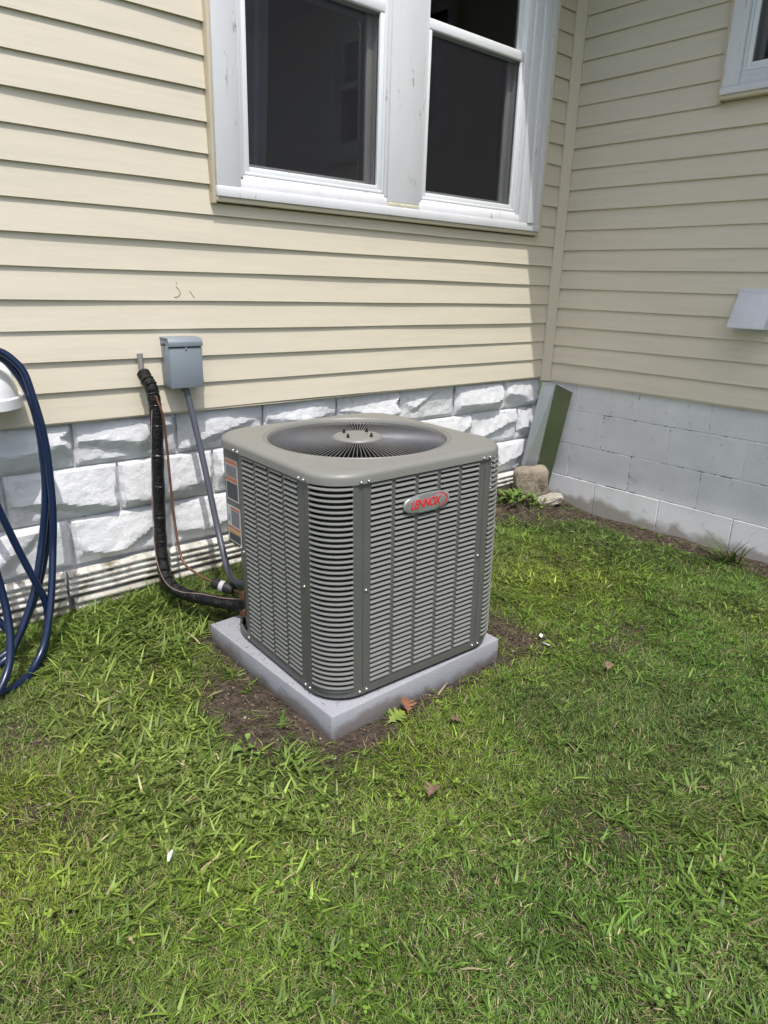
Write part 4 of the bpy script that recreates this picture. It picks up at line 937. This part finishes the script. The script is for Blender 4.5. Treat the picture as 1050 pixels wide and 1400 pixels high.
# crab grass and broad blades in loose rosettes
def rosettes(cnt, box, Lr, Wr, per, bright, lo=0.1):
    cx, cy = scatter(cnt, *box); k = lawn_mask(cx, cy, lo); cx, cy = cx[k], cy[k]; m_ = len(cx)
    x = np.repeat(cx, per) + RNG.normal(0, 0.006, m_ * per); y = np.repeat(cy, per) + RNG.normal(0, 0.006, m_ * per); n = len(x)
    x = np.minimum(x, -0.02); y = np.minimum(y, -0.02)
    return blade_mesh('weeds', x, y, gz(x, y), RNG.uniform(*Lr, n), RNG.uniform(*Wr, n), RNG.uniform(0, 6.283, n), RNG.uniform(0.75, 1.4, n), RNG.uniform(0.1, 0.7, n), colour(n, x, y, 0.02, bright), seg=4, twist=RNG.normal(0, 0.35, n))
cg_ = obj('crab_grass', rosettes(2600, (-4.4, -0.02, -3.4, -0.01), (0.025, 0.058), (0.0040, 0.0075), 6, 1.05), 'blade'); tag(cg_, 'broad bladed crab grass tufts spread through the lawn', 'grass', kind='stuff')
def patch(cx, cy, rx, ry, cnt, Lr, Wr, bright, per=6):
    x0 = RNG.normal(cx, rx, cnt); y0 = RNG.normal(cy, ry, cnt); k = lawn_mask(x0, y0, -0.1); x0, y0 = x0[k], y0[k]
    x = np.repeat(x0, per) + RNG.normal(0, 0.008, len(x0) * per); y = np.minimum(np.repeat(y0, per) + RNG.normal(0, 0.008, len(x0) * per), -0.02); n = len(x)
    return x, y, gz(x, y), RNG.uniform(*Lr, n), RNG.uniform(*Wr, n), RNG.uniform(0, 6.283, n), RNG.uniform(0.75, 1.45, n), RNG.uniform(0.1, 0.7, n), colour(n, x, y, 0.02, bright)
ps = [patch(-2.88, -0.90, 0.14, 0.30, 330, (0.035, 0.075), (0.0055, 0.0095), 1.2), patch(-2.65, -0.25, 0.22, 0.14, 300, (0.06, 0.12), (0.005, 0.009), 1.15),
      patch(-2.15, -2.25, 0.16, 0.16, 110, (0.035, 0.065), (0.0055, 0.009), 1.0), patch(-3.0, -1.25, 0.15, 0.22, 170, (0.03, 0.06), (0.005, 0.008), 1.15), patch(-0.75, -0.75, 0.35, 0.30, 260, (0.03, 0.06), (0.005, 0.009), 1.15)]
pm = blade_mesh('broad_grass', *[np.concatenate([p_[i] for p_ in ps]) for i in range(9)], seg=4)
tag(obj('broad_grass', pm, 'blade'), 'longer broad bladed grass by the left wall and around the dug soil', 'grass', kind='stuff')
# clover like leaves: rounded leaflets low in the lawn
def leaflets(cnt, box):
    cx, cy = scatter(cnt, *box); k = lawn_mask(cx, cy, 0.05) & (fbm(cx * 3 + 20, cy * 3 + 60) > 0.5); cx, cy = cx[k], cy[k]; vs = []; fs = []; cols = []
    zz = gz(cx, cy)
    cc = colour(len(cx), cx, cy, 0.0, 1.05)
    for i in range(len(cx)):
        h = RNG.uniform(0.012, 0.035); a0 = RNG.uniform(0, 6.28); r_ = RNG.uniform(0.006, 0.012)
        for q in range(3):
            a = a0 + q * 2.094; bx_, by_, bz_ = cx[i], cy[i], zz[i] + h; b0 = len(vs); tl = RNG.uniform(-0.2, 0.5)
            c, s = math.cos(a), math.sin(a)
            for (u, w) in ((0, 0), (0.5, 0.42), (0.95, 0.45), (1.15, 0.0), (0.95, -0.45), (0.5, -0.42)):
                vs.append((min(bx_ + (c * u - s * w) * r_, -0.005), min(by_ + (s * u + c * w) * r_, -0.005), bz_ + u * r_ * tl + abs(w) * r_ * 0.3)); cols.append((*cc[i], 1))
            fs.append(tuple(range(b0, b0 + 6)))
    me = bpy.data.meshes.new('clover'); me.from_pydata(vs, [], fs); at = me.attributes.new('col', 'FLOAT_COLOR', 'POINT'); at.data.foreach_set('color', np.array(cols, np.float32).reshape(-1)); return me
cv = obj('clover', leaflets(3000, (-4.2, -0.1, -3.2, -0.1)), 'blade'); tag(cv, 'small round clover leaves scattered low in the lawn', 'clover', kind='stuff')
# crumbs of soil, chips and dead straw on the bare earth
def crumbs(n):
    x, y = scatter(n, -3.3, -0.02, -1.6, -0.03); b_ = bare(x, y); dp = np.maximum(np.abs(x + 2.14) - 0.38, np.abs(y + 0.83) - 0.38)
    k = (RNG.random(n) < b_) & (dp > 0.005) & inview(x, y); x, y = x[k], y[k]; z = gz(x, y); vs = []; fs = []; cols = []
    oct_ = [(1, 0, 0), (-1, 0, 0), (0, 1, 0), (0, -1, 0), (0, 0, 1), (0, 0, -1)]; of = [(0, 2, 4), (2, 1, 4), (1, 3, 4), (3, 0, 4), (2, 0, 5), (1, 2, 5), (3, 1, 5), (0, 3, 5)]
    for i in range(len(x)):
        s = RNG.uniform(0.0015, 0.0055) * (1.8 if RNG.random() < 0.06 else 1); q = RNG.uniform(0.5, 1.4, 6); a = RNG.uniform(0, 3.14); c_a, s_a = math.cos(a), math.sin(a); el = RNG.uniform(0.6, 1.8); b0 = len(vs)
        t = RNG.random(); col = (0.055, 0.040, 0.030) if t < 0.86 else ((0.15, 0.10, 0.065) if t < 0.97 else (0.34, 0.29, 0.22))
        for j, (u, v, w) in enumerate(oct_):
            u, v, w = u * q[j] * s * el, v * q[j] * s, w * q[j] * s * 0.7
            vs.append((x[i] + u * c_a - v * s_a, y[i] + u * s_a + v * c_a, z[i] + w + s * 0.2)); cols.append((*col, 1))
        fs += [tuple(b0 + k_ for k_ in f_) for f_ in of]
    me = bpy.data.meshes.new('soil_crumbs'); me.from_pydata(vs, [], fs); at = me.attributes.new('col', 'FLOAT_COLOR', 'POINT'); at.data.foreach_set('color', np.array(cols, np.float32).reshape(-1)); return me
sm = bpy.data.materials.new('crumb'); sm.use_nodes = True; an = sm.node_tree.nodes.new('ShaderNodeAttribute'); an.attribute_name = 'col'; sm.node_tree.links.new(an.outputs['Color'], sm.node_tree.nodes['Principled BSDF'].inputs['Base Color']); sm.node_tree.nodes['Principled BSDF'].inputs['Roughness'].default_value = 0.95
sc_ = obj('soil_crumbs', crumbs(26000), sm); tag(sc_, 'dark soil crumbs and bark chips on the bare earth', 'soil', kind='stuff')

# clippings blown onto the slab
k = 70; u = RNG.uniform(-0.37, 0.37, k); v = RNG.uniform(-0.37, 0.37, k); edge = RNG.integers(0, 2, k)
u = np.where(edge == 0, RNG.uniform(-0.37, -0.31, k), u); v = np.where(edge == 1, -0.36 + RNG.uniform(0, 0.03, k), v)
cm = blade_mesh('clippings', PADC[0] + u, PADC[1] + v, 0.0622 + 0.018 * u, RNG.uniform(0.008, 0.022, k), RNG.uniform(0.001, 0.002, k), RNG.uniform(0, 6.28, k), np.full(k, 1.5), np.full(k, 0.06), lerp(np.array([0.10, 0.12, 0.04]), np.array([0.35, 0.29, 0.17]), RNG.random(k)), seg=3)
tag(obj('grass_clippings', cm, 'blade'), 'dry grass clippings blown onto the grey slab', 'clippings', kind='stuff')
# single plants that stand out
def leaf_mesh(L_, W_, fold, droop):
    prof = [(0.0, 0.06), (0.12, 0.10), (0.30, 0.80), (0.50, 1.0), (0.75, 0.72), (0.92, 0.28), (1.0, 0.0)]; vs = []; fs = []
    for t, w in prof:
        z = math.sin(t * 1.5) * 0.5 * L_ * (1 - droop * t * t); xx = L_ * t
        vs += [(xx, -w * W_ / 2, z + w * W_ * fold), (xx, 0, z), (xx, w * W_ / 2, z + w * W_ * fold)]
    for i in range(len(prof) - 1):
        a = 3 * i; fs += [(a, a + 3, a + 4, a + 1), (a + 1, a + 4, a + 5, a + 2)]
    return vs, fs
def plant(name, loc, cnt, Lr, Wr, tiltr, label, bright=1.0, spread=0.02, curl=(0.2, 0.9), seg=4, cat='plant'):
    z0 = float(gz(loc[0], loc[1])) - 0.004
    if name == 'weed_plant':
        root = tag(empty(name, (loc[0], loc[1], z0)), label, cat)
        for i in range(cnt):
            vs, fs = leaf_mesh(RNG.uniform(*Lr) * 0.8, RNG.uniform(*Wr), RNG.uniform(0.0, 0.25), RNG.uniform(0.2, 0.9)); mb = MB().add(vs, fs); me = mb.mesh('leaf', 60)
            at = me.attributes.new('col', 'FLOAT_COLOR', 'POINT'); t = RNG.random(); c = (np.array([0.07, 0.13, 0.025]) * (1 - t) + np.array([0.18, 0.27, 0.06]) * t) * bright
            at.data.foreach_set('color', np.tile(np.array([*c, 1], np.float32), len(me.vertices)))
            o = obj('leaf', me, 'blade', root); r_ = abs(RNG.normal(0, spread)); a = RNG.uniform(0, 6.283)
            o.location = (r_ * math.cos(a), r_ * math.sin(a), RNG.uniform(0.0, 0.045)); o.rotation_euler = (RNG.normal(0, 0.25), RNG.uniform(-0.5, 0.25), a + RNG.normal(0, 0.6))
        return root
    x = RNG.normal(0, spread, cnt); y = RNG.normal(0, spread, cnt)
    if loc[0] > -0.2: x = np.minimum(x, -loc[0] - 0.02)
    c = lerp(np.array([0.06, 0.12, 0.02]), np.array([0.17, 0.25, 0.05]), RNG.random(cnt)) * bright
    az = RNG.uniform(0, 6.283, cnt)
    if loc[0] > -0.2: az = RNG.uniform(math.pi * 0.45, math.pi * 1.55, cnt)
    me = blade_mesh(name, x, y, np.zeros(cnt), RNG.uniform(*Lr, cnt), RNG.uniform(*Wr, cnt), az, RNG.uniform(*tiltr, cnt), RNG.uniform(*curl, cnt), c, seg=seg, twist=RNG.normal(0, 0.3, cnt))
    o = obj(name, me, 'blade'); o.location = (loc[0], loc[1], z0); return tag(o, label, cat)
plant('grass_tuft', (-0.10, -1.30), 44, (0.10, 0.24), (0.007, 0.012), (0.25, 1.1), 'tall dark grass tuft against the painted block wall', 0.85, 0.022)
plant('weed_plant', (-0.42, -0.17), 46, (0.04, 0.10), (0.016, 0.030), (0.2, 1.1), 'leafy green weed beside the weathered block', 1.1, 0.05)
plant('weed_plant', (-0.31, -0.24), 22, (0.03, 0.07), (0.012, 0.022), (0.3, 1.2), 'smaller leafy weed in front of the weathered block', 1.15, 0.03)
plant('weed_plant', (-2.76, -1.12), 6, (0.025, 0.045), (0.014, 0.022), (0.6, 1.3), 'broad leaved light green weed on the dug soil left of the slab', 1.3, 0.012)
plant('grass_tuft', (-2.68, -1.24), 12, (0.05, 0.09), (0.007, 0.011), (0.2, 0.9), 'bright green grass tuft at the front of the dug soil', 1.3, 0.012)
plant('grass_tuft', (-2.60, -1.06), 10, (0.04, 0.07), (0.004, 0.008), (0.4, 1.1), 'small grass tuft growing at the left edge of the slab', 1.2, 0.015)
